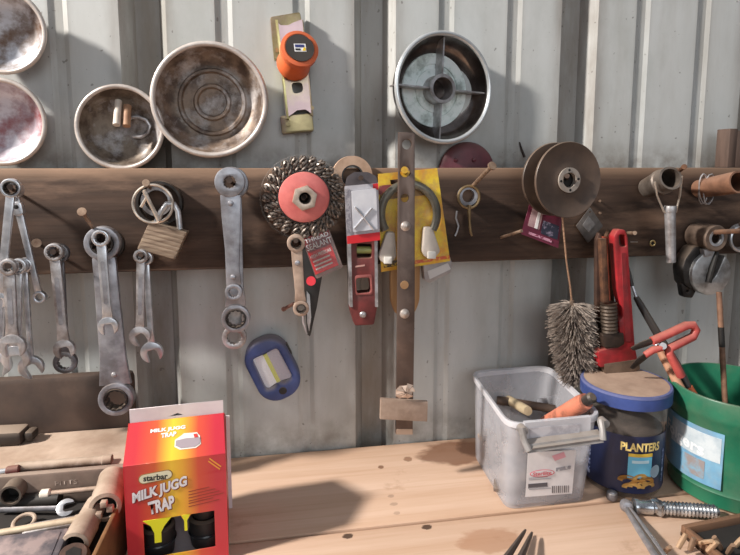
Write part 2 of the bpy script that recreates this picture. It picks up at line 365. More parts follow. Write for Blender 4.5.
# ================================================================ DISHES ON THE WALL
def dish_mat(name, c1, c2, c3): return M(name, c1, c2, .42, .58, sc=45, rough=.5, metal=.25, c3=c3, sc3=30, amt3=1.0)
def dish(name, label, cx, cy, rpx, dep, mat, yrot=(0, 0), rim=.0028, group='round steel dishes stuck to the wall', floor_r=.6, rimmat=None, rings=()):
    Yr = -dep-.003; c = P(cx, cy, Yr); R = rpx*U(c); Rf = R*floor_r
    t = thing(name, label, 'dish', (c.x, -.003, c.z), group=group)
    pr = [(1e-5, -.002), (Rf*.98, -.002), (R*.90, -dep*.55), (R, -dep)]           # outside, towards the viewer is -y
    inn = [(R-rim*.9, -dep+.0004), (R*.89-rim*.4, -dep*.58), (Rf*.95, -.0065)]
    for rr in rings: inn += [(Rf*rr+.0035, -.0065), (Rf*rr+.0015, -.0105), (Rf*rr-.0015, -.0105), (Rf*rr-.0035, -.0065)]
    inn += [(1e-5, -.0062)]
    B().lathe([(r_, h_) for r_, h_ in pr+inn], (0, 0, 0), (0, 1, 0), 56).build('bowl', mat, t, 50)
    B().ring(R-rim*.3, rim, (0, -dep, 0), (0, 1, 0), 56, 8).build('rim', rimmat or RIMST, t, 60)
    B().lathe([(1e-5, .0025), (Rf*.8, .0025), (Rf*.8, -.0015), (1e-5, -.0015)], (0, 0, 0), (0, 1, 0), 32).build('magnet_base', BLACKP, t)
    t.rotation_euler = (yrot[0], 0, yrot[1]); return t, R
RIMST = M('bright_rim_steel', (216, 206, 198), (180, 168, 160), sc=40, rough=.4, metal=.35)
dish('steel_dish', 'shiny brown-stained steel dish, cut by the upper left corner', 1, 31, 41, .026, dish_mat('dish_stain', (206, 206, 212), (150, 140, 136), (104, 72, 48)))
dish('steel_dish', 'steel dish with a reddish sheen at the left edge, just above the dark board', 0, 122, 42, .026, dish_mat('dish_pink_reflection', (214, 208, 214), (176, 160, 168), (150, 84, 84)))  # pink blotches paint a reddish reflection into the steel colour
dS, RS = dish('steel_dish', 'small steel dish holding a hook and two short rods', 120, 127.5, 41, .028, dish_mat('dish_small', (128, 114, 100), (84, 70, 60), (176, 172, 172)), floor_r=.72)
dish('steel_dish', 'largest brown steel dish, dusty inside with pressed rings', 210, 100, 55.5, .032, dish_mat('dish_big', (134, 114, 98), (90, 74, 64), (182, 174, 170)), floor_r=.74, rim=.0034, rings=(.78, .40))

# small things inside the small dish
f = Fr(119, 120, -.020)
t = thing('steel_pin', 'pale short rod standing in the small steel dish', 'pin', f.o, group='pins in the small steel dish')
B().cyl(f(118.5, 101, .004), f(116.5, 125, -.012), .0042, seg=14).build('shaft', M('pale_pin', (222, 210, 198), (200, 186, 172), sc=60, rough=.6, dust=.2), t)
t = thing('steel_pin', 'brown short rod beside the pale one in the small steel dish', 'pin', f.o, group='pins in the small steel dish')
B().cyl(f(127.5, 106, .004), f(126.5, 126, -.008), .0046, seg=14).build('shaft', M('brown_pin', (176, 138, 108), (150, 110, 84), sc=60, rough=.65), t)
t = thing('steel_hook', 'U-shaped steel clip lying in the small steel dish', 'hook', f.o)
pp = [(130, 119), (140, 118), (148, 121), (152, 127), (150, 134), (143, 138), (135, 138)]
B().tube([f(a-2, c-1, .0085) for a, c in pp], .0024, 10).build('wire', WORN, t)

# divided chrome dish
c = P(439, 88, -.036); u = U(c); R = 54*u
t = thing('divided_dish', 'bright chrome dish divided by four spokes around a hub', 'dish', (c.x, -.003, c.z), (0, 0, radians(13)))
DIV = M('polished_tin', (122, 114, 110), (92, 82, 78), .42, .6, sc=26, rough=.2, metal=.85, c3=(70, 58, 52), sc3=14, amt3=.8)
REFLF = M('reflection_pale_floor', (244, 250, 248), (226, 240, 234), .4, .6, sc=40, rough=.3, metal=.0, c3=(96, 92, 86), sc3=40, amt3=.6)  # whitened colour stands for bright reflections on the dish floor
B().lathe([(1e-5, -.002), (R*.66, -.002), (R*.92, -.012), (R, -.034), (R*.965, -.034), (R*.90, -.014), (R*.72, -.0065), (1e-5, -.0062)], (0, 0, 0), (0, 1, 0), 64).build('bowl', DIV, t, 50)
B().lathe([(R*.70, -.0063), (R*.69, -.0085), (R*.50, -.0085), (R*.49, -.0066), (R*.42, -.0066), (R*.41, -.0085), (R*.25, -.0085), (R*.25, -.0063)], (0, 0, 0), (0, 1, 0), 56).build('floor_plate', REFLF, t, 40)
B().ring(R*.985, .0033, (0, -.034, 0), (0, 1, 0), 64, 8).build('rim', M('white_rim', (232, 234, 234), (206, 208, 208), sc=30, rough=.25, metal=.6), t, 60)
B().lathe([(R*.27, -.006), (R*.27, -.030), (R*.21, -.030), (R*.21, -.006)], (0, 0, 0), (0, 1, 0), 40, closed=True).build('hub', WORN, t)
for k in range(4):
    a = radians(-2+90*k); m = Matrix.Rotation(-a, 4, 'Y')
    B().box(m @ Vector((R*.60, -.017, 0)), (R*.70, .020, .0020), m).build('divider', WORN, t, 20)
B().lathe([(1e-5, .0025), (R*.5, .0025), (R*.5, -.0015), (1e-5, -.0015)], (0, 0, 0), (0, 1, 0), 32).build('magnet_base', BLACKP, t)

# maroon disc wedged behind the board
c = P(468, 171, -.008); t = thing('maroon_disc', 'dull maroon disc half hidden behind the dark board', 'disc', (c.x, -.0008, c.z))
MAR = M('maroon_paint', (112, 52, 62), (86, 38, 48), sc=50, rough=.5, dust=.3)
B().lathe([(1e-5, 0), (.040, 0), (.0405, -.002), (.038, -.006), (.026, -.0085), (1e-5, -.0095)], (0, 0, 0), (0, 1, 0), 48).build('plate', MAR, t, 50)
for px in (456, 474):
    q = P(px, 160, -.010); B().lathe([(1e-5, -.004), (.0028, -.003), (.0036, .003)], (q.x-c.x, q.y+.0008+.001, q.z-c.z), (0, 1, 0), 14).build('rivet', MAR, t)

# ================================================================ ORANGE-KNOB CLAMP
f = Fr(292, 80, -.012)
t = thing('hold_down_clamp', 'yellow zinc clamp with an orange knob, mounted on the wall', 'clamp', (f.o.x, 0, f.o.z))
q = lambda a, b_, dy=0: f(a, b_, dy)+Vector((0, f.o.y, 0))
def wp(pts): return [(q(a, b_).x, q(a, b_).z) for a, b_ in pts]
ZINC = BRASS; ZPINK = M('pink_zinc', (186, 160, 160), (160, 140, 134), sc=22, rough=.32, metal=.85, c3=(196, 186, 140), sc3=14, amt3=.6)
B().mesh(plate(roundpoly(wp([(270, 17), (300, 12), (306, 46), (292, 46), (284, 60), (274, 60)]), .003), th=.012, bev=.001, y=-.007)).build('upper_bracket', ZINC, t)
B().mesh(plate(roundpoly(wp([(280, 116), (312, 113), (314, 131), (282, 134)]), .003), th=.014, bev=.001, y=-.008)).build('lower_bracket', ZINC, t)
slot = roundpoly(wp([(289, 41), (299, 40), (302, 62), (291, 64)]), .004); hole2 = roundpoly(wp([(291, 84), (302, 83), (303, 93), (293, 95)]), .005)
body = wp([(276, 23), (281, 27), (288, 27), (294, 24), (302, 21), (311, 114), (305, 110), (297, 111), (290, 116), (286, 119)])
B().mesh(plate(body, [slot, hole2], .002, y=-.020)).build('strap', ZPINK, t, 20)
e = wp([(275.5, 22), (278, 22), (289, 120), (286.5, 120)]); B().mesh(plate(e, th=.020, bev=.0005, y=-.0135)).build('side_flange', M('bright_zinc', (232, 222, 160), (206, 190, 130), sc=30, rough=.3, metal=.75), t)
e = wp([(301, 21), (303, 21), (313, 116), (310.5, 116)]); B().mesh(plate(e, th=.016, bev=.0005, y=-.011)).build('side_flange', ZINC, t)
for (a, b_) in ((288, 124), (277, 50), (312, 108)):
    B().cyl(q(a, b_, -.004), q(a, b_, -.009), .0028, seg=14).build('rivet', ZINC, t)
OR = M('orange_plastic', (230, 112, 62), (212, 98, 52), sc=30, rough=.5, dust=.25)
kb = q(293, 66, -.008); kt = q(300, 48, -.052); ax = (kt-kb).normalized(); L = (kt-kb).length; kr = 18*U(f.o)
B().lathe([(1e-5, 0), (kr*.85, 0), (kr*.92, L*.08), (kr*.74, L*.45), (kr*.70, L*.62), (kr*.98, L*.80), (kr*.98, L*.98), (kr*.80, L*1.0), (kr*.78, L*.985), (1e-5, L*.985)], kb, ax, 40).build('knob', OR, t, 50)
B().lathe([(1e-5, L*.99), (kr*.74, L*.99), (kr*.74, L*1.02), (1e-5, L*1.02)], kb, ax, 32).build('knob_cap', BLACKP, t)
cc = kb+ax*(L*1.022); ex = Vector((1, .05, .1)); ex = (ex-ax*ex.dot(ax)).normalized(); ez = ax.cross(ex)*-1
if ez.z < 0: ez = -ez
st = B().quad([cc-ex*.0072-ez*.005, cc+ex*.0072-ez*.005, cc+ex*.0072+ez*.005, cc-ex*.0072+ez*.005], .0004, ax).build('sticker', WHITEP, t, 0)
B().quad([cc+ax*.0003+ex*a+ez*b_ for a, b_ in ((-.006, .0005), (.005, .0005), (.005, .0038), (-.006, .0038))], .0003, ax).build('print_block', M('sticker_blue', (60, 66, 120), rough=.5), st, 0)
B().quad([cc+ax*.0003+ex*a+ez*b_ for a, b_ in ((.002, -.0040), (.0064, -.0040), (.0064, .0000), (.0046, .0005))], .0003, ax).build('print_block', M('sticker_yellow', (240, 200, 40), rough=.5), st, 0)
B().quad([cc+ax*.0003+ex*a+ez*b_ for a, b_ in ((-.006, -.0035), (0, -.0035), (0, -.0012), (-.006, -.0012))], .0003, ax).build('print_block', INK, st, 0)

# ================================================================ WRENCHES
def jaw(r, phi, cz, wid=.50, depth=.1):
    """open-end jaw outline around (0,cz), mouth towards angle phi"""
    s_ = r*wid; a = asin(wid); out = []
    for k in range(25):
        an = phi+a+(2*pi-2*a)*k/24; out.append((r*cos(an), cz+r*sin(an)))
    d = Vector((cos(phi), sin(phi))); pn = Vector((-d.y, d.x)); c_ = Vector((0, cz))
    for uu, vv in ((-.0, -s_*.92), (-r*depth*2.4, -s_*.6), (-r*depth*2.4, s_*.6), (0, s_*.92)):
        out.append(tuple(c_+d*uu+pn*vv))
    return out
def wrench(name, label, A, Bp, Y, r1, r1i, w1, w2, end, r2, r2i=0, th=.006, mat=None, group=None, phi=-90, ratchet=False, top='ring', mat2=None, recess=True, rivets=()):
    """A, Bp: centres of the two ends in the photograph, at depth Y; radii in photo pixels at that depth"""
    mat = mat or WORN
    a = P(*A, Y); b_ = P(*Bp, Y); u = U(a); dx, dz = b_.x-a.x, b_.z-a.z; L = hypot(dx, dz); th_ = atan2(-dx, -dz)
    t = thing(name, label, 'wrench', a, (0, th_, 0), group)
    r1, r1i, r2, r2i, w1, w2 = [v*u for v in (r1, r1i, r2, r2i, w1, w2)]
    def ringpart(nm, cz, r, ri, tt):
        if ratchet:
            B().mesh(plate(circ(0, cz, r, 36), [circ(0, cz, ri*1.12, 30)], tt, tt*.12)).build(nm, mat, t)
            B().mesh(plate(circ(0, cz, ri*1.11, 30), [circ(0, cz, ri, 24, ri*.86)], tt*1.25, .0003)).build('ratchet_gear', DARKST, t)
        else:
            B().mesh(plate(circ(0, cz, r, 36), [circ(0, cz, ri, 24, ri*.87)], tt, tt*.2)).build(nm, mat, t)
    if top == 'ring': ringpart('box_end', 0, r1, r1i, th*1.25)
    else: B().mesh(plate(jaw(r1, radians(95), 0), th=th*1.1, bev=th*.12)).build('open_end', mat, t)
    z0, z1 = -r1*.86, -(L-r2*.86)
    sh = [(-w1/2, z0), (w1/2, z0), (w1*.5*.86+w2*.07, z0+(z1-z0)*.22), (w2/2*.94, z0+(z1-z0)*.8), (w2/2*1.15, z1), (-w2/2*1.15, z1), (-w2/2*.94, z0+(z1-z0)*.8), (-(w1*.5*.86+w2*.07), z0+(z1-z0)*.22)]
    sft = B().mesh(plate(sh, th=th*.72, bev=th*.14)).build('shaft', mat, t)
    if recess:
        ww = min(w1, w2)*.42; zc = (z0+z1)/2; hh = abs(z1-z0)*.58
        B().mesh(plate(rrect(0, zc, ww, hh, ww*.45), th=.0006, y=-th*.36)).build('recessed_panel', mat2 or GREYST, sft, 20)
    for rz in rivets: B().lathe([(1e-5, -.0022), (.0026, -.0014), (.0034, 0)], (0, -th*.36, -L*rz), (0, 1, 0), 16).build('rivet', mat2 or GREYST, t)
    if end == 'open': B().mesh(plate(jaw(r2*1.15, radians(phi), -L), th=th, bev=th*.12)).build('open_end', mat, t)
    elif end == 'ring': ringpart('box_end', -L, r2, r2i, th*1.25)
    elif end == 'tip': B().mesh(plate(circ(0, -L, r2, 20), th=th*.8, bev=.0005)).build('end_cap', mat, t)
    return t
WG = 'wrenches hanging from the dark board'
# far left pair on one nail
wrench('ratcheting_wrench', 'bright flat ratcheting wrench, leftmost on the dark board, its shaft slanting down left', (11.5, 188), (0, 300), -.086, 9.5, 6, 8, 8, 'open', 7, group=WG, mat=CHROME, ratchet=True, recess=False)
t = wrench('flex_head_wrench', 'jointed bright wrench behind the leftmost one, its shaft slanting down right', (14, 190), (40, 297), -.076, 9, 5.5, 7, 6, 'ring', 6.5, 3.4, group=WG, mat=CHROME, recess=False)
u = U(P(14, 190, -.076)); B().mesh(plate(rrect(0, -19*u, 9.5*u, 14*u, 3*u), th=.0075, bev=.001)).build('hinge_block', CHROME, t)
B().cyl((0, -.0052, -17*u), (0, .004, -17*u), 2*u, seg=14).build('hinge_pin', BLACKHOLE, t)
nail((10, 187), (13, 190), 'nail under the leftmost pair of wrenches', y=-.100, hr=.003)
# lower left cluster
wrench('combination_wrench', 'worn wrench whose open jaw cups another, front of the cluster at the left edge', (9, 267), (13, 346), -.096, 8.5, 4.6, 11, 11, 'open', 11, group=WG, phi=-85)
wrench('combination_wrench', 'bright wrench in the left cluster, its jaw lower than the cupping one', (19, 266), (16, 358), -.084, 8, 4.5, 7, 9, 'open', 11.5, group=WG, mat=CHROME, phi=-80, recess=False)
wrench('combination_wrench', 'thin wrench in the left cluster, bright jaw at right', (25, 265), (31.5, 367), -.075, 7.5, 4.5, 5, 5, 'open', 10.5, group=WG, mat=CHROME, phi=-62, recess=False)
wrench('combination_wrench', 'wrench at the far left edge, cut by the frame', (4, 268), (-1, 364), -.066, 7, 4.5, 8, 8, 'open', 10.5, group=WG, mat=CHROME, phi=-100)
nail((8, 266), (12, 268), 'nail through the left cluster of wrenches', y=-.114, hr=.003)
# pair
wrench('combination_wrench', 'worn wrench with a split ring, front of the pair right of the left cluster', (54.5, 252), (64.5, 349), -.082, 9, 6, 10, 10, 'open', 9, group=WG, phi=-80)
wrench('box_end_wrench', 'dark-edged wrench behind the split-ring one, its ring lowest', (59.5, 253), (65.5, 362), -.070, 9.5, 6, 8, 8, 'ring', 11.5, 7, group=WG, mat=DARKW2, recess=False)
nail((53, 252), (57, 254), 'nail carrying the pair of wrenches with the low ring', y=-.098, hr=.003)
# large ratcheting wrench
t = wrench('ratcheting_box_wrench', 'largest grey ratcheting wrench, widening downward, below the washers', (103, 243), (117, 398), -.078, 17, 10, 22, 27, 'ring', 17.5, 10.5, th=.009, group=WG, mat=GREYST, ratchet=True, mat2=WORN, recess=False, rivets=(.84,))
wrench('box_end_wrench', 'brown-edged ring wrench hanging behind the largest grey one', (108, 244), (118, 335), -.064, 16, 10, 12, 9, 'tip', 6, group=WG, mat=DARKST, recess=False)
wrench('combination_wrench', 'slim bright wrench hung in front of the largest grey one', (101, 238), (108.5, 326), -.094, 8.5, 5.4, 9, 9, 'open', 8.5, group=WG, mat=CHROME, phi=-85)
nail((82, 212), (100, 238), 'long nail slanting up left over the largest wrench', y=-.128, r=.002, hr=.0046)
# pair of small combination wrenches
wrench('combination_wrench', 'small rusty-toned wrench under the padlock, left of two', (141, 256), (140, 336), -.086, 7, 3.8, 8, 8, 'open', 9, group=WG, phi=-60)
wrench('combination_wrench', 'small bright wrench under the padlock, right of two, hanging lower', (146, 258), (152, 352), -.075, 7, 3.8, 6, 6, 'open', 9.5, group=WG, mat=CHROME, phi=-75, recess=False)
nail((141, 255), (144, 258), 'nail through the small wrenches under the padlock', y=-.100, hr=.0026)
# three ratcheting box wrenches at 230
wrench('ratcheting_box_wrench', 'flat grey ratcheting wrench with two rivets, front of three on one nail', (230, 182), (234, 292), -.090, 15, 6.2, 20, 13, 'ring', 9, 5, th=.006, group=WG, mat=GREYST, recess=False, rivets=(.19, .86))
wrench('ratcheting_box_wrench', 'ratcheting wrench with a wide ring, middle of three on one nail', (232, 183), (236, 318), -.0785, 16, 8, 18, 18, 'ring', 14.5, 9, th=.007, group=WG, mat=GREYST, ratchet=True, recess=False)
wrench('ratcheting_box_wrench', 'ratcheting wrench at the back of three, its ring lowest', (233, 184), (234.5, 337), -.067, 15.5, 8, 14, 14, 'ring', 12.5, 7.5, th=.006, group=WG, mat=WORN, recess=False)
nail((229.5, 180), (233, 184), 'nail through the three flat ratcheting wrenches', y=-.104, hr=.0036)
# small tan ratcheting wrench
TANST = M('tan_dusty_wrench', (196, 172, 154), (158, 134, 118), sc=60, rough=.6, metal=.35, dust=.3)
wrench('ratcheting_box_wrench', 'small tan dusty ratcheting wrench below the wire wheel', (296, 243), (301, 308), -.092, 9, 4.6, 11, 10, 'ring', 8, 4.2, th=.006, group=WG, mat=TANST, ratchet=True, recess=False, rivets=(.3,))
nail((296, 241), (298, 244), 'nail through the small tan wrench', y=-.104, hr=.0026)
nail((36.5, 243), (37, 243), 'nail head between the left wrenches and the split-ring wrench', y=-.058, hr=.0052)
nail((600, 201), (600, 201), 'upper of two nail heads right of the cable spool', y=-.056, r=.0012, hr=.0018)
nail((600, 213), (600, 213), 'lower of two nail heads right of the cable spool', y=-.056, r=.0012, hr=.0018)

# ================================================================ PADLOCK GROUP
f = Fr(160, 203, -.060)
t = thing('hose_clamp', 'dark steel band clamp behind the padlock ring', 'clamp', f.o)
B().lathe([(22*f.u, -.006), (22*f.u, .006), (19.5*f.u, .006), (19.5*f.u, -.006)], (0, 0, 0), (0, 1, 0), 48, closed=True).build('band', DARKST, t)
B().lathe([(15*f.u, -.002), (15*f.u, .006), (11*f.u, .006), (11*f.u, -.002)], (-3*f.u, 0, 2*f.u), (0, 1, 0), 40, closed=True).build('inner_washer', WORN, t)
f = Fr(153, 204, -.082)
t = thing('key_ring', 'bright round wire ring above the padlock', 'ring', f.o)
RB = M('bright_wire', (226, 216, 204), (186, 172, 158), sc=60, rough=.3, metal=.7)
B().ring(19*f.u, .0016, (0, 0, 0), (0, 1, 0), 48, 8).build('wire_ring', RB, t)
B().tube([f(159, 221, -.003), f(144, 191, -.008)], .0022, 10).build('pin', RB, t)
B().tube([f(144, 190, -.008), f(147, 197, -.005), f(141, 207, -.003)], .0017, 10).build('bent_end', RB, t)
nail((146, 183), (152, 190), 'nail holding the padlock ring', y=-.098, hr=.004)
f = Fr(163, 240, -.072)
t = thing('padlock', 'dusty laminated padlock hanging from the wire ring', 'padlock', f.o)
LAM = M('laminated_brass', (158, 138, 118), (120, 100, 84), sc=30, rough=.65, metal=.3, stretch=(1, 1, 8), dust=.5, dustc=(176, 156, 134))
for k in range(7):
    a0, a1 = k/7, (k+.95)/7
    def lp(uu, vv): return ((151+37*uu)*(1-vv)+(139+37*uu)*vv, (221+10.5*uu)*(1-vv)+(248+10.5*uu)*vv)
    B().mesh(plate(roundpoly(f.xz([lp(a, c_) for a, c_ in ((0, a0), (1, a0), (1, a1), (0, a1))]), .0008), th=.019-.0008*(k in (0, 6)), bev=.0005)).build('body_plate', LAM, t)
B().mesh(plate(f.xz([lp(a, c_) for a, c_ in ((.04, .03), (.96, .03), (.96, .97), (.04, .97))]), th=.0187)).build('body_core', LAM, t, 20)
B().tube([f(156, 224), f(161, 212), f(167, 204), f(174, 204), f(178, 211), f(180, 229)], .0034, 12).build('shackle', CHROME, t)

# ================================================================ WIRE WHEEL
f = Fr(304, 197, -.080)
t = thing('wire_brush_disc', 'knotted wire wheel with a red centre disc', 'brush', f.o)
R0, R1 = 24*f.u, 41*f.u
PK = M('faded_red_disc', (220, 122, 116), (198, 98, 94), sc=40, rough=.5, dust=.2)
B().lathe([(9*f.u, -.011), (16*f.u, -.012), (R0*1.02, -.0085), (R0*1.05, -.006), (R0*.98, -.005), (9*f.u, -.005)], (0, 0, 0), (0, 1, 0), 48, closed=True).build('centre_disc', PK, t, 50)
B().lathe([(6*f.u, -.005), (R0*1.1, -.005), (R0*1.1, .006), (6*f.u, .006)], (0, 0, 0), (0, 1, 0), 40, closed=True).build('back_plate', DARKST, t)
hx = [(12.5*f.u*cos(pi/3*k+.3), 12.5*f.u*sin(pi/3*k+.3)) for k in range(6)]
B().mesh(plate(hx, [circ(0, 0, 5.4*f.u, 20)], .018, .001, y=-.0165)).build('hub_nut', M('nut_steel', (200, 184, 168), (160, 140, 124), sc=60, rough=.45, metal=.5), t)
B().lathe([(5.4*f.u, -.0258), (5.4*f.u, -.006), (3*f.u, -.006), (3*f.u, -.008), (4.4*f.u, -.0250)], (0, 0, 0), (0, 1, 0), 24).build('threaded_hole', BLACKHOLE, t)
WIRE = M('wire_bundle', (158, 146, 136), (64, 54, 48), .42, .58, sc=240, rough=.45, metal=.55, stretch=(1, 1, 1))
kb = B()
for s_ in range(4):
    pts = []
    for i in range(15):
        q_ = i/14; an = s_*pi/2+q_*3.6*pi/2; rr = R0*.95+(R1-R0*.95)*q_; wd = (.0030+.0012*sin(q_*pi))*(1 if q_ < .9 else .8)
        pts.append((wd*cos(an), wd*.9*sin(an), rr))
    kb.tube(pts, [.0019]*13+[.0016, .0011], 7)
km = kb.build('wire_knot', WIRE, t)
for k in range(1, 24):
    o = km.copy(); COL.objects.link(o); o.parent = t; o.rotation_euler = (rnd.uniform(-.05, .05), 2*pi*k/24+rnd.uniform(-.03, .03), 0)
CL = clear('clear_film', (220, 214, 206), .16, .12)
B().lathe([(R1*1.03, -.006), (R1*1.05, 0), (R1*1.05, .012), (R1*1.02, .014)], (-.001, 0, -.001), (0, 1, 0), 48).build('plastic_rim', CL, t)
nail((304, 197), (306, 199), 'nail in the hub of the wire wheel', y=-.088, hr=.0030)

# ================================================================ SEALANT PACK, KNIFE
f = Fr(322, 252, -.079)
t = thing('sealant_pack', 'small red and clear pack of sealant under the wire wheel', 'package', f.o)
cq = [(302, 239), (329, 229), (343, 267), (316, 279)]
def bl(uu, vv, q4=cq):
    a, b_, c_, d_ = q4; x = (a[0]*(1-uu)+b_[0]*uu)*(1-vv)+(d_[0]*(1-uu)+c_[0]*uu)*vv; y = (a[1]*(1-uu)+b_[1]*uu)*(1-vv)+(d_[1]*(1-uu)+c_[1]*uu)*vv; return x, y
CARDW = M('white_card', (214, 208, 202), (190, 184, 178), sc=40, rough=.6)
B().mesh(plate(roundpoly(f.xz(cq), .003), th=.0012)).build('card', M('dull_clear_card', (150, 128, 122), (120, 98, 92), sc=40, rough=.4), t, 0)
rd = B().mesh(plate(f.xz([bl(a, c_) for a, c_ in ((.03, .36), (.88, .36), (.88, .90), (.03, .90))]), th=.0006, y=-.0014)).build('red_label', M('label_red', (222, 30, 40), (206, 28, 36), sc=40, rough=.5), t, 0)
B().mesh(plate(f.xz([bl(a, c_) for a, c_ in ((.02, .0), (.98, .0), (.90, .36), (.03, .36))]), th=.0006, y=-.0014)).build('label_band', M('label_darkred', (140, 40, 44), (120, 34, 38), sc=40, rough=.5), t, 0)
def lt(body, u0, u1, v, h, mat, q4=cq, fr=f, par=t, dy=-.002, bold=.02):
    a, b_ = fr(*bl(u0, v, q4), dy), fr(*bl(u1, v, q4), dy); ex = b_-a; ez = Vector((-ex.z, 0, ex.x)).normalized()*h; return text(body, (a+b_)/2, ex, ez, mat, par, 'lettering', bold)
lt('THREAD', .06, .92, .09, .0050, WHITEP); lt('SEALANT', .04, .96, .25, .0075, WHITEP)
lt('HIGH PRESSURE', .06, .82, .48, .0042, WHITEP)
for v in (.60, .70, .79): B().mesh(plate(f.xz([bl(a, c_) for a, c_ in ((.1, v-.018), (.72, v-.018), (.72, v+.018), (.1, v+.018))]), th=.0003, y=-.0019)).build('print_line', WHITEP, t, 0)
B().mesh(plate(roundpoly(f.xz([bl(a, c_) for a, c_ in ((.0, .02), (1, .02), (1, .98), (0, .98))]), .004), th=.010, bev=.003, y=-.0075)).build('blister', clear('blister_clear', (226, 216, 210), .022, .15), t)

f = Fr(310, 270, -.072)
t = thing('folding_knife', 'black pointed knife with a red dot below the sealant pack', 'knife', f.o)
B().mesh(plate(roundpoly(f.xz([(303, 240), (316, 262), (322, 276), (317, 305), (310, 336), (307, 334), (305, 300), (301, 262)]), .002), th=.007, bev=.001)).build('handle', BLACKP, t)
B().cyl(f(311, 281, -.0035), f(311, 281, -.0058), .0058, seg=24).build('red_button', M('red_button', (214, 28, 44), rough=.35), t)
B().mesh(plate(f.xz([(306.5, 290), (309.5, 294), (311, 316), (309, 330), (307, 322)]), th=.0016, y=-.0045)).build('blade', CHROME, t, 20)
B().tube([f(303, 312, -.006), f(303.5, 322, -.006), f(307, 334, -.006)], [.0016, .0018, .0008], 8).build('steel_tip', WORN, t)
nail((284, 307), (297, 300), 'short bent nail poking left beside the small tan wrench', y=-.030, r=.0022, hr=.0030, mat=M('pinkish_nail', (170, 130, 116), (140, 100, 88), rough=.5, metal=.4)).location = P(297, 302, -.062)

# ================================================================ TORPEDO LEVEL, BLISTER PACK, TAPE
f = Fr(352, 176, -.060)
t = thing('tape_roll', 'tan tape roll showing above the level', 'tape', f.o)
B().lathe([(20*f.u, -.006), (20*f.u, .006), (11*f.u, .006), (11*f.u, -.006)], (0, 0, 0), (0, 1, 0), 44, closed=True).build('tape', M('tan_tape', (196, 164, 140), (170, 138, 114), sc=60, rough=.7), t)
B().lathe([(11*f.u, -.0058), (11*f.u, .0058), (9.6*f.u, .0058), (9.6*f.u, -.0058)], (0, 0, 0), (0, 1, 0), 40, closed=True).build('core', BLACKP, t)
f = Fr(362, 240, -.080)
t = thing('torpedo_level', 'dull red torpedo level hanging below the tape roll', 'level', f.o)
out = roundpoly(f.xz([(346, 186), (375, 186), (376, 306), (373, 323), (354, 324), (349, 308)]), .003)
h1 = roundpoly(f.xz([(356, 243), (371, 243), (371, 257), (356, 257)]), .003); h2 = roundpoly(f.xz([(355, 277), (369, 276), (370, 291), (356, 292)]), .004)
B().mesh(plate(out, [h1, h2], .016, .001)).build('body', DULLRED, t)
for a, b_ in ((347.3, 350.5), (374.5, 375.5)): B().mesh(plate(f.xz([(a-1.6, 190), (a+1.2, 190), (b_+1.2, 305), (b_-1.6, 305)]), th=.020)).build('edge_rail', WORN, t, 20)
B().cyl(f(356, 250), f(371, 250), .0045, seg=14).build('vial', clear('vial', (190, 196, 120), .5, .1), t)
fr2 = [f.xz([(353.5, 274), (371, 273), (372, 293), (354.5, 294)]), h2]; B().mesh(plate(roundpoly(fr2[0], .004), [h2], .018, .0008)).build('window_frame', M('pale_red', (160, 92, 86), (130, 66, 62), sc=50, rough=.6), t)
B().lathe([(1e-5, -.010), (.003, -.0095), (.0042, -.008)], f(362, 313), (0, 1, 0), 18).build('screw', WORN, t)
B().box(f(360, 266, -.0082), (.012, .0006, .002), Matrix.Rotation(-.12, 4, 'Y')).build('emblem', M('pale_print', (196, 150, 140), rough=.6), t, 0)

f = Fr(362, 210, -.100)
t = thing('blister_pack', 'white blister pack with a red base hanging on the level', 'package', f.o)
cq = [(344.5, 186), (378, 182), (380, 240), (347, 244)]
B().mesh(plate(roundpoly(f.xz(cq), .002), th=.001)).build('card', M('grey_card', (196, 192, 196), (170, 166, 172), sc=30, rough=.5), t, 0)
def pan(uu0, uu1, v0, v1, name, mat, dy=-.0012, fr=None, q4=None, par=None, th=.0006, r=.001):
    fr = fr or f
    return fr_plate(fr, [bl(a, c_, q4 or cq) for a, c_ in ((uu0, v0), (uu1, v0), (uu1, v1), (uu0, v1))], name, mat, dy, par or t, th, r)
def fr_plate(fr, pts, name, mat, dy, par, th, r): return B().mesh(plate(roundpoly(fr.xz(pts), r), th=th, y=dy)).build(name, mat, par, 0)
pan(0, 1, .86, 1, 'red_band', M('card_red', (206, 30, 40), rough=.5)); pan(.84, 1, .02, .13, 'red_corner', MATS['card_red'])
pan(.0, .14, .05, .86, 'print_strip', M('strip_grey', (120, 116, 124), (160, 156, 160), .45, .55, sc=300, rough=.5))
pan(.19, .92, .10, .80, 'white_wrapper', M('white_wrapper', (222, 222, 226), (190, 190, 198), sc=20, rough=.35), dy=-.003, th=.003)
for a, b_ in (((355, 207), (374, 230)), ((372, 208), (354, 229))): B().tube([f(*a, -.0055), f(*b_, -.0055)], .0011, 8).build('crossed_rod', CHROME, t)
lt('MADE IN', .30, .86, .93, .003, WHITEP, cq, f, t) if False else None
B().mesh(plate(roundpoly(f.xz([bl(a, c_) for a, c_ in ((.10, .06), (.97, .06), (.97, .85), (.10, .85))]), .003), th=.010, bev=.003, y=-.0072)).build('blister', clear('blister_clear2', (230, 230, 236), .022, .12), t)
hang = roundpoly(f.xz([(345, 186), (347, 177), (354, 172), (368, 172), (376, 176), (378, 183)]), .002)
B().mesh(plate(hang, [circ(f(361, 178).x, f(361, 178).z, .0022, 14)], .0011)).build('hang_tab', M('dark_tab', (66, 60, 64), (92, 84, 86), sc=40, rough=.5), t, 0)
nail((361, 178), (362, 179), 'nail the white blister pack hangs from', y=-.116, r=.0017, hr=.003)

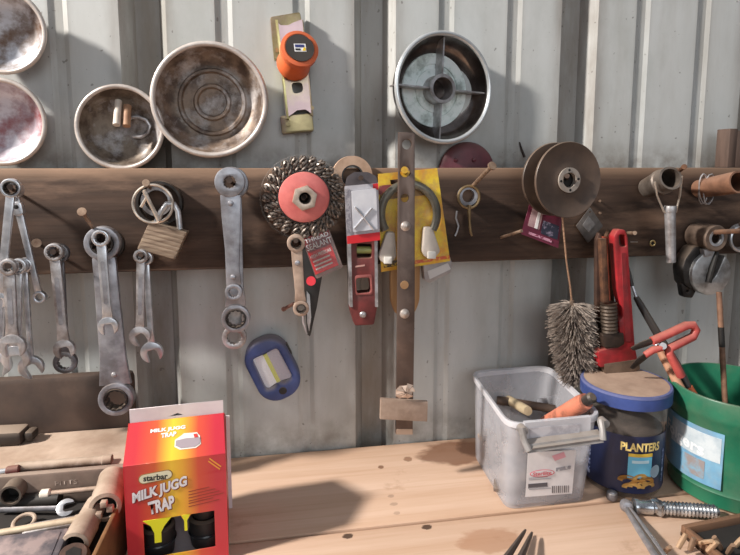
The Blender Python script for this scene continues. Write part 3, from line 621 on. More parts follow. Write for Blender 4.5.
# ================================================================ YELLOW PACK, WOOD PADDLE, GREY BLOCK
f = Fr(410, 215, -.082)
t = thing('yellow_package', 'yellow card package with a round clamp under clear plastic', 'package', f.o)
YC = M('yellow_card', (234, 200, 50), (216, 150, 48), .42, .6, sc=40, rough=.45, c3=(196, 160, 84), sc3=70, amt3=.8)
cq = [(378, 174), (437, 168), (450, 261), (381, 272)]
B().mesh(plate(f.xz(cq), [f.xz([(390, 180), (398, 179), (398, 185), (391, 186)])], .0012)).build('card', YC, t, 0)
pan(.02, .75, .15, .27, 'brown_stripe', M('brown_stripe', (112, 84, 52), (150, 116, 66), .45, .55, sc=90, rough=.6), q4=cq)
pan(.0, .35, .12, .21, 'maroon_print', M('maroon_print', (134, 62, 62), (190, 150, 70), .5, .58, sc=150, rough=.6), q4=cq, dy=-.0016)
pan(.40, 1, .935, .97, 'red_line', M('red_print', (204, 90, 50), (226, 170, 60), .5, .6, sc=200, rough=.6), q4=cq)
pan(.04, .28, .90, .96, 'black_line', M('black_print', (60, 48, 30), (196, 160, 50), .5, .58, sc=260, rough=.6), q4=cq)
DG = M('dark_clamp_ring', (112, 108, 96), (84, 80, 72), sc=40, rough=.35, metal=.3)
pts = [f(409+28*cos(a), 214-30*sin(a), -.008) for a in [radians(-32+244*k/24) for k in range(25)]]
B().tube(pts, .0052, 12).build('round_clamp', DG, t)
LUG = M('grey_lug', (196, 186, 176), (170, 160, 150), sc=30, rough=.4)
for (a, b_, sl) in ((386, 247, 3), (429, 242, -3)):
    B().mesh(plate(roundpoly(f.xz([(a-4+sl, b_-16), (a+4+sl, b_-16), (a+9, b_+8), (a+4, b_+14), (a-6, b_+14), (a-9, b_+8)]), .003), th=.010, bev=.002, y=-.007)).build('clamp_lug', LUG, t)
    B().mesh(plate(roundpoly(f.xz([(a-4, b_+8), (a+4, b_+8), (a+4, b_+15), (a-4, b_+15)]), .001), th=.014, bev=.001, y=-.007)).build('lug_nut', M('white_nut', (226, 222, 214), rough=.3), t)
B().mesh(plate(roundpoly(f.xz([(379, 190), (432, 182), (443, 258), (380, 266)]), .008), th=.018, bev=.005, y=-.0100)).build('blister', clear('blister_clear3', (236, 226, 206), .022, .1), t)
f = Fr(404, 290, -.062)
t = thing('wooden_paddle', 'tan wooden handle end showing below the yellow package', 'handle', f.o)
B().mesh(plate(roundpoly(f.xz([(389, 200), (420, 200), (419, 300), (414, 313), (395, 314), (390, 300)]), .006), th=.010, bev=.002)).build('blade', M('tan_wood', (198, 158, 112), (164, 122, 80), sc=20, stretch=(4, 4, .3), rough=.6), t)
f = Fr(436, 268, -.066)
t = thing('metal_block', 'pale grey block tilted at the yellow package corner', 'block', f.o)
B().mesh(plate(roundpoly(f.xz([(420, 240), (441, 232), (451, 264), (449, 272), (428, 282), (423, 279)]), .002), th=.014, bev=.001)).build('body', M('pale_block', (186, 180, 178), (158, 150, 148), sc=40, rough=.45, metal=.3, dust=.3), t)
B().mesh(plate(roundpoly(f.xz([(426, 270), (446, 262), (449, 268), (428, 278)]), .001), th=.001, y=-.0075)).build('end_face', M('block_light', (206, 202, 200), rough=.4), t, 0)

# ================================================================ STEEL BAR
f = Fr(405, 172, -.1095)
t = thing('flat_steel_bar', 'long brown flat steel bar with bolt holes, hanging in front of the yellow package', 'bar', f.o)
BARM = M('brown_bar', (112, 96, 88), (84, 70, 64), sc=40, rough=.5, metal=.55, c3=(140, 118, 106), sc3=20, amt3=.5)
cxz = lambda a, b_: (f(a, b_).x, f(a, b_).z)
B().mesh(plate(f.xz([(398.3, 132), (414.3, 133), (414.4, 300), (412.3, 433), (395.5, 433), (397.2, 300)]), [circ(*cxz(406.5, 144.5), .0058, 20), circ(*cxz(405, 172), .0062, 20), circ(*cxz(404.5, 198), .0050, 20)], .005, .0005)).build('bar', BARM, t)
BOLTM = M('zinc_bolt', (206, 196, 188), (160, 146, 136), sc=90, rough=.4, metal=.6)
for (a, b_) in ((405, 226), (404, 313)): B().lathe([(1e-5, -.0068), (.0035, -.0064), (.0058, -.0045), (.0060, -.002)], f(a, b_), (0, 1, 0), 18).build('bolt', BOLTM, t)
B().lathe([(1e-5, -.0032), (.0050, -.0032), (.0052, -.002)], f(404, 284.5), (0, 1, 0), 20).build('plug', M('tan_plug', (172, 136, 96), (150, 112, 76), rough=.6), t)
B().mesh(plate(f.xz([(379.5, 396), (426, 399), (425.5, 418.5), (379, 416)]), th=.006, bev=.0006, y=-.006)).build('cross_plate', M('tan_card', (168, 146, 130), (146, 124, 108), sc=60, rough=.75), t)
wb = B(); c_ = f(405, 391, -.010)
for k in range(9):
    a = 2*pi*k/9; r1 = .010+.004*rnd.random()
    p = [c_+Vector((r1*cos(a+d)*sc_, -.004*rnd.random()-.002*(sc_ < .5), r1*sin(a+d)*sc_*.75)) for d, sc_ in ((0, 1), (.7, 1), (.35, .1))]
    wb.quad([p[0], p[1], p[2]], .0004)
wb.build('tape_wad', M('shiny_tape', (226, 206, 190), (190, 160, 140), sc=80, rough=.15, metal=.3), t, 0)
B().mesh(plate(f.xz([(396, 428), (412, 428), (412, 433.5), (395.7, 433.5)]), th=.0056)).build('bare_end', M('bare_steel', (176, 156, 140), rough=.4, metal=.5), t, 0)
nail((404.5, 170), (406, 175), 'nail the flat steel bar hangs from', y=-.124, r=.0024, hr=.0040, mat=M('brass_nail', (214, 170, 60), (150, 110, 50), sc=100, rough=.4, metal=.5))

# ================================================================ HOOK RING, MAROON PACK, SPOOL
nail((492, 166), (469, 190), 'long tan nail slanting up right through the hook ring', y=-.118, r=.0026, hr=.0052, bent=(484, 174, -.100))
f = Fr(469, 197, -.066)
t = thing('hitch_ring', 'brass-toned ring with a hanging cotter hook on the dark board', 'ring', f.o)
HR = M('dull_brass', (168, 146, 110), (126, 104, 76), sc=60, rough=.4, metal=.7)
B().ring(11*f.u, .0018, (0, 0, 0), (0, 1, 0), 40, 8).build('wire_ring', HR, t)
B().lathe([(10*f.u, -.003), (10*f.u, .004), (6.5*f.u, .004), (6.5*f.u, -.003)], (0, .005, f.u), (0, 1, 0), 36, closed=True).build('washer', GREYST, t)
B().tube([f(469.5, 205), f(469, 209), f(469.5, 222), f(470.5, 232), f(472, 236)], [.0030, .0026, .0018, .0018, .0012], 10).build('cotter_hook', HR, t)
f = Fr(457, 212, -.056)
tag(B().tube([f(457, 211), f(456, 218), f(458.5, 226), f(457, 232), f(455, 236)], .0013, 8).build('bent_wire', CHROME), 'small S-shaped silver wire left of the hook ring', 'wire').location = f.o
nail((521, 231), (499, 238), 'copper-coloured nail pointing at the maroon pack', y=-.088, r=.0020, hr=.0022, mat=NAILM)
f = Fr(540, 222, -.074)
t = thing('maroon_package', 'maroon package with a clear window hanging under the cable spool', 'package', f.o)
cq = [(531, 199), (563, 210), (558, 248), (521, 234)]
B().mesh(plate(f.xz(cq), th=.0012)).build('card', M('maroon_card', (120, 40, 66), (92, 30, 50), sc=30, rough=.45), t, 0)
pan(.10, .42, .16, .72, 'clear_window', M('window_sheen', (206, 176, 176), (150, 110, 116), sc=30, rough=.25), q4=cq)
pan(.28, .36, .16, .72, 'white_glare_strip', WHITEP, q4=cq, dy=-.0016)
pan(.48, .94, .44, .80, 'dark_picture', M('dark_picture', (44, 46, 62), (140, 130, 150), .5, .6, sc=120, rough=.4), q4=cq)
pan(.18, .80, .86, .93, 'print_line', M('pink_print', (206, 150, 170), (130, 50, 76), .5, .55, sc=300, rough=.5), q4=cq)
B().mesh(plate(roundpoly(f.xz([bl(a, c_) for a, c_ in ((.06, .1), (.96, .1), (.96, .84), (.06, .84))]), .004), th=.008, bev=.003, y=-.006)).build('blister', clear('blister_clear4', (226, 200, 206), .022, .1), t)

SPL = M('dusty_spool', (98, 80, 68), (72, 58, 49), sc=18, rough=.45, dust=.3)
c = P(568, 180, -.112); u = U(c); R = 38*u
t = thing('cable_spool', 'dark brown plastic spool with a white hub hanging on the board', 'spool', c, (0, 0, radians(7)))
B().lathe([(9*u, -.001), (R*.5, .0015), (R*.8, .000), (R*.985, -.002), (R, -.001), (R, .001), (R*.985, .002), (R*.5, .004), (9*u, .004)], (0, 0, 0), (0, 1, 0), 64, closed=True).build('front_flange', SPL, t, 50)
B().lathe([(9*u, 0), (R*.985, 0), (R, .001), (R, .003), (R*.985, .004), (9*u, .004)], (0, .026, 0), (0, 1, 0), 64, closed=True).build('rear_flange', SPL, t, 50)
B().lathe([(R*.45, .003), (R*.45, .027), (8*u, .027), (8*u, .003)], (0, 0, 0), (0, 1, 0), 40, closed=True).build('drum', M('dark_drum', (40, 34, 30), (56, 48, 42), sc=60, rough=.8), t)
B().lathe([(12.5*u, -.0015), (12.5*u, -.0035), (7.6*u, -.0035), (7.6*u, .003)], (0, 0, 0), (0, 1, 0), 36).build('hub_collar', M('pale_collar', (172, 162, 152), (146, 134, 124), sc=60, rough=.55), t)
for k in range(4):
    a = pi/2*k+.1; B().lathe([(1e-5, -.0042), (1.3*u, -.0040), (1.3*u, -.003)], (10*u*cos(a), 0, 10*u*sin(a)), (0, 1, 0), 10).build('collar_screw', BLACKHOLE, t)
B().cyl((0, .027, 0), (0, .005, 0), 7.9*u, seg=24).build('bore', BLACKHOLE, t)
nail((567, 176), (566, 186), 'stout nail carrying the cable spool', y=-.120, r=.0028, hr=.0030)

# ================================================================ BRISTLE BRUSH
f = Fr(572, 302, -.085)
t = thing('bristle_brush', 'grey bristle brush hanging by twine under the cable spool', 'brush', f.o)
TW = M('twine', (160, 126, 100), (120, 90, 70), sc=300, rough=.9)
B().tube([f(562, 212, .000), f(564, 235), f(566.5, 262), f(570, 285), f(572, 304)], .0012, 7).build('twine', TW, t)
B().tube([f(572, 300), f(573, 340), f(577, 380)], .0032, 8).build('twisted_core', M('core_wire', (132, 112, 96), (92, 76, 64), sc=150, rough=.7, metal=.3), t)
bb = B(); a0, a1 = f(572, 303), f(577, 378)
for i in range(1800):
    q_ = rnd.random(); p = a0.lerp(a1, q_); an = rnd.uniform(0, 2*pi); ln = 25*f.u*(1-.30*max(0, q_-.6)/.4)*rnd.uniform(.85, 1.05)
    d = Vector((cos(an), sin(an)*.8, rnd.uniform(-.42, -.02))); e_ = p+d*ln+Vector((rnd.uniform(-.003, .003), rnd.uniform(-.003, .003), rnd.uniform(-.004, .002)))
    m_ = p.lerp(e_, .5)+Vector((0, 0, .0025)); bb.tube([p, m_, e_], [.00065, .0006, .0004], 3, caps=False)
br = bb.build('bristles', M('grey_bristle', (176, 162, 150), (104, 92, 84), .4, .6, sc=160, rough=.8), t); br['kind'] = 'stuff'

# ================================================================ CLEAR TAG, STAPLE, BRASS SCREW
f = Fr(589, 224, -.058)
t = thing('plastic_tag', 'grey clear diamond-shaped tag hanging left of the pipe wrench', 'tag', f.o)
B().mesh(plate(roundpoly(f.xz([(590, 207), (603, 226), (588, 243), (576, 226)]), .002), [circ(f(590, 212).x, f(590, 212).z, .0015, 12)], .0010)).build('film', M('grey_film', (112, 106, 102), (84, 78, 74), sc=60, rough=.3), t, 0)
B().mesh(plate(roundpoly(f.xz([(588, 216), (595, 224), (588, 232), (582, 225)]), .001), th=.0006, y=-.001)).build('insert', M('grey_insert', (140, 136, 134), (104, 100, 98), sc=90, rough=.4), t, 0)
f = Fr(652, 243, YF); t = thing('brass_eyelet', 'tiny bright brass eyelet in the dark board', 'eyelet', f.o)
B().ring(2.6*f.u, .0011, (0, -.0012, 0), (0, 1, 0), 24, 8).build('eye_ring', M('bright_brass', (236, 210, 150), (210, 180, 120), rough=.3, metal=.5), t)
B().cyl((0, .003, 0), (0, -.0006, 0), 1.9*f.u, seg=14).build('screw_core', BLACKHOLE, t)
f = Fr(634, 242, YF); tag(B().tube([f(630.5, 242, .003), f(630.5, 242, -.0012), f(637.5, 242, -.0012), f(637.5, 242, .003)], .0006, 6).build('staple', BOLTM), 'thin wire staple in the dark board beside the eyelet', 'staple').location = f.o
f = Fr(522, 150, 0); tag(B().tube([f(519.5, 142, -.0012), f(521.5, 149, -.0014), f(524.5, 157, -.0012)], [.0009, .0015, .0019], 7).build('dark_twig', M('dark_bit', (58, 48, 44), rough=.8)), 'short dark sliver stuck on the wall above the board', 'twig').location = f.o

# ================================================================ PIPE WRENCH AND TONGS
f = Fr(618, 240, -.105)
t = thing('pipe_wrench', 'red pipe wrench hanging on a nail behind the blue-lidded jar', 'wrench', f.o)
hout = roundpoly(f.xz([(611, 236), (615, 229), (622, 229), (625, 236), (626, 262), (632, 345), (635, 360), (597, 366), (595, 350), (612, 345), (618, 342), (616, 320), (620, 316), (619, 306), (615, 290)]), .003)
B().mesh(plate(hout, [roundpoly(f.xz([(616, 234), (622, 234), (623.5, 246), (617, 246)]), .003)], .013, .0012)).build('handle', RED, t)
B().mesh(plate(f.xz([(618, 252), (622, 252), (628, 340), (622, 340)]), th=.0008, y=-.0068)).build('web_recess', M('recess_red', (142, 36, 40), (104, 32, 34), sc=50, rough=.6), t, 0)
B().mesh(plate(roundpoly(f.xz([(601, 362), (636, 357), (637, 368), (626, 372), (603, 374)]), .002), th=.014, bev=.001)).build('heel_jaw', M('jaw_steel', (128, 108, 92), (96, 78, 66), sc=60, rough=.6, metal=.4), t)
B().mesh(plate(roundpoly(f.xz([(598, 238), (604, 238), (607, 302), (601, 302)]), .001), th=.008, bev=.001, y=-.002)).build('hook_jaw_shank', RUST, t)
c0, c1 = f(608.5, 303), f(609.5, 331)
nb = B()
prof_ = []
for k in range(17): prof_.append((.0108-.0012*(k % 2), (c1-c0).length*k/16))
nb.lathe([(1e-5, 0)]+prof_+[(1e-5, (c1-c0).length)], c0, c1-c0, 24).build('knurled_nut', M('nut_dark', (92, 78, 66), (64, 54, 46), sc=120, rough=.55, metal=.5, bump=.3), t, 25)
B().mesh(plate(roundpoly(f.xz([(599, 333), (620, 331), (621, 342), (615, 346), (601, 346)]), .002), th=.016, bev=.001)).build('collar', M('collar_dark', (78, 62, 52), (56, 46, 40), sc=60, rough=.6, metal=.4), t)
nail((634.5, 233), (617, 233), 'tan nail the red pipe wrench hangs from', y=-.118, r=.0024, hr=.0026, mat=NAILM)
f = Fr(602, 240, -.082)
t = thing('steel_tongs', 'pair of rusty slim handles hanging behind the red pipe wrench', 'tongs', f.o)
B().mesh(plate(roundpoly(f.xz([(595, 240), (598, 232), (602, 236), (601, 300), (600, 352), (594, 352), (595, 300)]), .002), th=.007, bev=.0012)).build('handle', M('brown_bar_handle', (96, 70, 58), (70, 52, 44), sc=60, rough=.6, metal=.4), t)
B().mesh(plate(roundpoly(f.xz([(605, 236), (608, 229), (612, 234), (613, 300), (612, 350), (606, 350), (607, 300)]), .002), th=.007, bev=.0012)).build('handle', RUST, t)
B().mesh(plate(roundpoly(f.xz([(600, 236), (604, 236), (607, 300), (604, 302)]), .001), th=.006, bev=.001, y=-.006)).build('grip_strip', M('orange_grip', (190, 92, 66), (160, 74, 54), sc=50, rough=.6), t)
B().cyl(f(603, 344, .006), f(603, 344, -.006), .009, seg=20).build('pivot', RUST, t)

# ================================================================ RIGHT END OF THE BOARD
f = Fr(663, 180, -.085)
t = thing('pipe_hanger', 'pipe stub with a wire bail and hanging bolt on the board', 'pipe', f.o)
PIPEM = M('grey_pipe', (132, 122, 114), (92, 82, 74), sc=50, rough=.5, metal=.5, dust=.4)
a, b_ = P(648, 188, -.058)-f.o, P(671, 178, -.108)-f.o; ax = (b_-a).normalized(); L = (b_-a).length; r = 11.5*f.u
B().lathe([(r*.9, 0), (r, L*.4), (r*1.02, L*.55), (r*1.10, L*.6), (r*1.10, L*.68), (r, L*.72), (r, L), (r*.82, L), (r*.82, L*.2), (r*.2, L*.2), (r*.2, 0)], a, ax, 32, closed=True).build('pipe_stub', PIPEM, t)
B().tube([f(655, 182, -.02), f(657, 195, -.016), f(664, 212, -.012), f(670, 214, -.012), f(676, 212, -.012), f(680, 195, -.018), f(682, 176, -.024)], .0013, 8).build('wire_bail', RB, t)
B().cyl(f(670, 208, -.012), f(671, 262, -.012), 5.2*f.u, 4.4*f.u, 16).build('bolt_shank', WORN, t)
B().lathe([(1e-5, 0), (5.5*f.u, 0), (6*f.u, .004), (5.5*f.u, .008), (1e-5, .008)], f(670, 212, -.012), (0, 0, 1), 18).build('bolt_head', WORN, t)
nail((684, 167), (668, 180), 'rusty nail through the pipe stub at right', y=-.122, r=.0026, hr=.0034, mat=RUST)

f = Fr(720, 185, -.10)
t = thing('copper_pipe', 'short copper pipe pointing out at the right edge of the board', 'pipe', f.o)
a, b_ = P(699, 189, -.060)-f.o, P(739, 182, -.125)-f.o; ax = (b_-a).normalized(); L = (b_-a).length; r = 11*f.u
CU = M('dusty_copper', (158, 116, 92), (112, 80, 64), sc=40, rough=.5, metal=.3, dust=.4, dustc=(176, 136, 112))
B().lathe([(r*.86, 0), (r*.9, L*.1), (r, L), (r*.84, L), (r*.8, L*.1)], a, ax, 32, closed=True).build('tube', CU, t)
B().cyl(a, a+ax*L*.5, r*.78, seg=20).build('plug', BLACKHOLE, t)
f = Fr(700, 189, -.066)
t = thing('wire_coil', 'loose steel wire coil around the end of the copper pipe', 'coil', f.o)
cp = [f(700+2*sin(k*.3)+k*.12, 189, -.004)+Vector((11*f.u*cos(k*.5)*.55, -.0008*k*.4, 15*f.u*sin(k*.5))) for k in range(40)]
B().tube(cp, .0009, 7).build('wire', WORN, t)

f = Fr(709, 237, -.080)
t = thing('bushing', 'thick brown steel bushing on a nail above the grab hook', 'bushing', f.o)
B().lathe([(13*f.u, -.012), (13*f.u, .024), (6.5*f.u, .024), (6.5*f.u, -.010), (8*f.u, -.013), (12*f.u, -.0135)], (0, 0, 0), (0, 1, 0), 36, closed=True).build('sleeve', M('brown_bushing', (132, 112, 98), (96, 80, 70), sc=60, rough=.55, metal=.45), t, 40)
B().lathe([(8*f.u, -.0135), (8*f.u, -.009), (5.6*f.u, -.009), (5.6*f.u, -.0135)], (0, 0, 0), (0, 1, 0), 30, closed=True).build('bright_washer', CHROME, t)
nail((741, 231), (711, 236), 'long nail running right from the brown bushing', y=-.115, r=.0034, hr=.0040, mat=RUST, bent=(716, 232, -.098))
f = Fr(706, 272, -.075)
t = thing('grab_hook', 'silver-faced grab hook with a dark pulley block at right', 'hook', f.o)
hk = jaw(22*f.u, radians(68), 0, .27, .10)
HKM = M('ground_steel', (206, 206, 206), (150, 146, 142), sc=40, rough=.4, metal=.6, c3=(90, 82, 76), sc3=30, amt3=.7)
B().mesh(plate(hk, th=.013, bev=.002, y=-.004)).build('hook_face', HKM, t)
B().mesh(plate(roundpoly(f.xz([(683, 258), (692, 246), (706, 246), (700, 262), (696, 282), (690, 290), (682, 284), (680, 268)]), .004), th=.022, bev=.003, y=.006)).build('pulley_block', DARKST, t)
B().mesh(plate(roundpoly(f.xz([(681, 284), (690, 280), (696, 290), (692, 298), (683, 297)]), .003), [circ(f(687, 291).x, f(687, 291).z, .0024, 12)], .010, .001, y=.004)).build('eye_lug', DARKST, t)
B().mesh(plate(roundpoly(f.xz([(697, 248), (707, 247), (706, 254), (698, 256)]), .001), th=.010, bev=.001, y=-.008)).build('shank', WORN, t)
B().tube([f(708, 282, -.011), f(712, 268, -.012), f(717, 252, -.010)], [.0045, .0042, .003], 10).build('latch', BLACKHOLE, t)
f = Fr(742, 238, -.070)
t = thing('chrome_ring', 'chrome ring cut by the right edge beside the bushing', 'ring', f.o)
B().ring(13*f.u, .0022, (0, 0, 0), (0, 1, 0), 36, 8).build('wire_ring', CHROME, t); B().ring(12*f.u, .0018, (0, .006, f.u), (0, 1, 0), 36, 8).build('wire_ring', WORN, t)
nail((741, 224), (742, 226), 'nail the chrome ring hangs from at the right edge', y=-.082, hr=.003)
# wooden blocks at the right, on top of the board
BRW = M('old_block_wood', (104, 84, 74), (74, 58, 50), sc=20, stretch=(3, 3, .4), rough=.75)
for (x0, x1, y0, lab) in ((727, 732, 129, 'thin old wood strip standing on the board at the right'), (733.5, 748, 131, 'wider old wood block standing on the board at the right edge')):
    a, b_ = P(x0, y0, -.04), P(x1, 168, -.04)
    o = B().box((0, 0, (a.z-ZT)/2), (b_.x-a.x, .024, a.z-ZT), bev=.001).build('wood_block', BRW); o.location = ((a.x+b_.x)/2, -.034, ZT+.0003); tag(o, lab, 'block', 'old wood pieces on top of the board')

# ================================================================ WORK LIGHT
f = Fr(273, 364, -.004); LT = radians(24)
t = thing('work_light', 'blue handheld work light with white reflectors stuck on the wall', 'light', (f.o.x, 0, f.o.z), (0, -LT, 0))
u = U(f.o); BLU = M('blue_rubber', (72, 88, 140), (58, 72, 118), sc=30, rough=.5, dust=.75, dustc=(150, 138, 136))
out = rrect(0, 0, 43*u, 64*u, 19*u, 8)
win = roundpoly([(-13*u, 18*u), (13*u, 18*u), (14*u, -15*u), (5*u, -17*u), (0, -12*u), (-5*u, -17*u), (-14*u, -15*u)], .004)
B().mesh(plate(out, [win], .026, .004, y=-.0155)).build('housing', BLU, t, 50)
LITREF = M('lit_reflector', (250, 250, 251), rough=.3, metal=.0)  # colour whitened for the pane that faces the light
B().quad([(-14.5*u, -.019, 18*u), (-1.8*u, -.0255, 18*u), (-1.8*u, -.0255, -13*u), (-14.5*u, -.019, -17*u)], .001).build('reflector', LITREF, t, 0)
B().quad([(1.8*u, -.0255, 18*u), (14.5*u, -.019, 18*u), (14.5*u, -.019, -17*u), (1.8*u, -.0255, -13*u)], .001).build('reflector', M('shaded_reflector', (206, 196, 202), rough=.25, metal=.15), t, 0)  # same reflector, its shaded side painted as a greyer colour
B().box((0, -.0252, 2*u), (4.0*u, .002, 31*u)).build('led_strip', M('yellow_led', (214, 216, 96), rough=.4), t, 0)
B().mesh(plate(win, th=.0006, y=-.0283)).build('lens', clear('lens', (240, 240, 244), .07, .05), t, 0)
B().box((0, -.008, 0), (30*u, .006, 44*u)).build('back_plate', M('grey_back', (130, 130, 140), rough=.5), t)
B().lathe([(1e-5, -.0298), (3.2*u, -.0294), (4.2*u, -.028)], (0, 0, -23*u), (0, 1, 0), 20).build('button', BLACKP, t)
B().box((21.5*u, -.014, 10*u), (2*u, .010, 12*u), bev=.001).build('side_switch', BLACKP, t)
B().box((-19.5*u, -.026, -2*u), (1.3*u, .003, 20*u), bev=.0004).build('side_stripe', M('pale_blue', (150, 156, 190), rough=.5), t)

# ================================================================ RED MILK BOX
TL = P(122.8, 466.5, -.21); TR = PZ(225.4, 453.3, TL.z); W = (TR-TL).length; xd = (TR-TL).normalized(); zr = atan2(xd.y, xd.x)
t = thing('milk_trap_box', 'red and yellow cardboard box with a window, standing at the left front', 'box', (TL.x, TL.y, Z0), (0, 0, zr))
bn = Vector((xd.y, -xd.x, 0)); H = TL.z-Z0
def fb(px, py):      # a point of the front panel, in the box's own x,z
    p = PP(px, py, TL, bn)-TL; return (p.dot(xd), p.z+H)
CARD = bpy.data.materials.new('printed_card'); CARD.use_nodes = True
n = CARD.node_tree.nodes; l = CARD.node_tree.links; b = n['Principled BSDF']; b.inputs['Roughness'].default_value = .42
tcn = n.new('ShaderNodeTexCoord'); s_ = n.new('ShaderNodeSeparateXYZ'); l.new(tcn.outputs['Object'], s_.inputs[0])
k = n.new('ShaderNodeMapRange'); k.inputs[1].default_value = 0; k.inputs[2].default_value = W; l.new(s_.outputs['X'], k.inputs[0])
r = n.new('ShaderNodeValToRGB'); cr = r.color_ramp
cr.elements[0].position = .10; cr.elements[0].color = lin((198, 44, 54)); cr.elements[1].position = .90; cr.elements[1].color = lin((192, 40, 58)); b.inputs['Coat Weight'].default_value = .4
for p_, c_ in ((.30, (212, 88, 48)), (.46, (238, 194, 52)), (.56, (234, 172, 50)), (.72, (206, 76, 50))): e = cr.elements.new(p_); e.color = lin(c_)
l.new(k.outputs[0], r.inputs[0]); l.new(r.outputs[0], b.inputs['Base Color'])
CRED = M('card_red_side', (204, 52, 44), (190, 44, 40), sc=30, rough=.45); CORG = M('card_orange_edge', (226, 130, 60), (206, 100, 50), sc=30, rough=.5); CWH = M('card_white', (236, 226, 226), (220, 208, 208), sc=30, rough=.55)
wl = [fb(143, 521), fb(214.8, 510), fb(216.5, 549)]
x0w, x1w = fb(143.5, 530)[0], fb(215, 530)[0]; zt = fb(180, 515.5)[1]; zb = .016
y1 = fb(154.5, 530); s0, s1 = fb(154.3, 530)[0], fb(161.3, 530)[0]; d0, d1 = fb(184.2, 520)[0], fb(187.2, 520)[0]
zs, zd = fb(158, 542)[1], fb(186, 530)[1]
win = [(x0w, zb), (x1w, zb), (x1w, zt), (d1+.004, zt), (d1, zt-.006), (d1, zd), (d0, zd), (d0, zt-.006), (d0-.003, zt), (s1+.010, zt), (s1+.003, zt-.008), (s1, zt-.014), (s1, zs), (s0, zs), (s0, zt-.014), (s0-.003, zt-.006), (s0-.010, zt-.002), (x0w, zt-.003)]
B().mesh(plate([(0, 0), (W, 0), (W, H), (0, H)], [win], .0009)).build('front_panel', CARD, t, 0)
dz = .0012
YD = M('drip_yellow', (226, 222, 44), rough=.4)
B().mesh(plate([(s1+.010, zt+.0005), (s1+.003, zt-.008), (s1, zt-.014), (s1, zs), (s0, zs), (s0, zt-.014), (s0-.003, zt-.006), (s0-.010, zt+.0005)], th=.0004, y=-.0008)).build('yellow_drip', YD, t, 0)
B().mesh(plate([(d1+.003, zt+.0005), (d1, zt-.006), (d1, zd), (d0, zd), (d0, zt-.006), (d0-.002, zt+.0005)], th=.0004, y=-.0008)).build('yellow_drip', YD, t, 0)
DP = .085
B().box((.0006, DP/2, H/2), (.001, DP, H)).build('side_panel', CRED, t, 0); B().box((W-.0006, DP/2, H/2), (.001, DP, H)).build('side_panel', CRED, t, 0)
B().box((W/2+.002, DP, H/2), (W+.004, .001, H)).build('back_panel', CWH, t, 0); B().box((W/2, DP/2, .0006), (W, DP, .001)).build('bottom_panel', CWH, t, 0)
# roof: slanting panel to the ridge, then the upright flap
ml = P(129.6, 423.7, TL.y+.035); rz = ml.z-Z0; ry = .036; inset = .0015
B().quad([(0, 0, H), (W, 0, H), (W-inset, ry, rz), (inset, ry, rz)], .0009).build('roof_panel', CARD, t, 0)
B().quad([(W, DP, H), (0, DP, H), (inset, ry+.004, rz), (W-inset, ry+.004, rz)], .0009).build('roof_panel', CRED, t, 0)
for xx in (inset*.5, W-inset*.5): B().quad([(xx, .001, H), (xx, DP-.001, H), (xx, ry+.002, rz-.001)], .0008).build('gable_panel', CRED, t, 0)
fh = P(129.3, 413.3, TL.y+.036).z-Z0-rz+.003
fm = plate([(inset, rz-.001), (W-inset, rz-.001), (W-inset, rz+fh), (inset, rz+fh)], [[(W*.40, rz+.002), (W*.56, rz+.002), (W*.54, rz+.0032), (W*.50, rz+.0048), (W*.45, rz+.0032)]], .0012)
B().mesh(fm, Matrix.Translation((0, ry+.002, 0))).build('hang_flap', CWH, t, 0)
# printing on the front
lab = t
def ft(body, a, b_, hgt, mat, nm='lettering', bold=.03, lift=.0008, shear=0):
    A_, B_ = fb(*a), fb(*b_); ex = Vector((B_[0]-A_[0], 0, B_[1]-A_[1])); ez = Vector((-ex.z, 0, ex.x)).normalized()*hgt
    return text(body, ((A_[0]+B_[0])/2, -.0005, (A_[1]+B_[1])/2), ex, ez, mat, lab, nm, bold, lift, shear)
pc = fb(155.7, 476.5); an = radians(4); pill = [(pc[0]+x*cos(an)-z*sin(an), pc[1]+x*sin(an)+z*cos(an)) for x, z in rrect(0, 0, .030, .0085, .0042)]
B().mesh(plate(pill, th=.0004, y=-.0007)).build('logo_pill', M('pill_cream', (226, 220, 190), rough=.5), t, 0)
pill2 = [(pc[0]+x*cos(an)-z*sin(an), pc[1]+x*sin(an)+z*cos(an)) for x, z in rrect(0, 0, .0318, .0102, .005)]
B().mesh(plate(pill2, th=.0003, y=-.0006)).build('logo_border', M('pill_border', (150, 110, 60), rough=.5), t, 0)
ft('starbar', (143.5, 478), (168, 475.3), .0062, INK, bold=.03)
SIL = M('silver_print', (240, 238, 240), (214, 210, 216), sc=60, rough=.35); SHD = M('letter_edge', (120, 30, 34), rough=.5); ORP = M('orange_print', (232, 160, 60), rough=.4)
for body, a, b_ in (('MILK JUGG', (132.5, 499), (187, 481)), ('TRAP', (148.5, 508), (174.5, 500.5))):
    ft(body, (a[0]+.9, a[1]+.7), (b_[0]+.9, b_[1]+.7), .0142, SHD, 'letter_edge', .06, .0004, .06); ft(body, a, b_, .0136, SIL, 'lettering', .045, .0008, .06)
for k_ in range(6):
    A_ = fb(188.5, 490.5+2.9*k_); wd = (.020, .026, .030, .034, .024, .030)[k_]
    B().box((A_[0]+wd/2, -.0006, A_[1]), (wd, .0002, .0007), Matrix.Rotation(-.10, 4, 'Y')).build('small_print', M('print_brown', (140, 50, 40), rough=.6), t, 0)
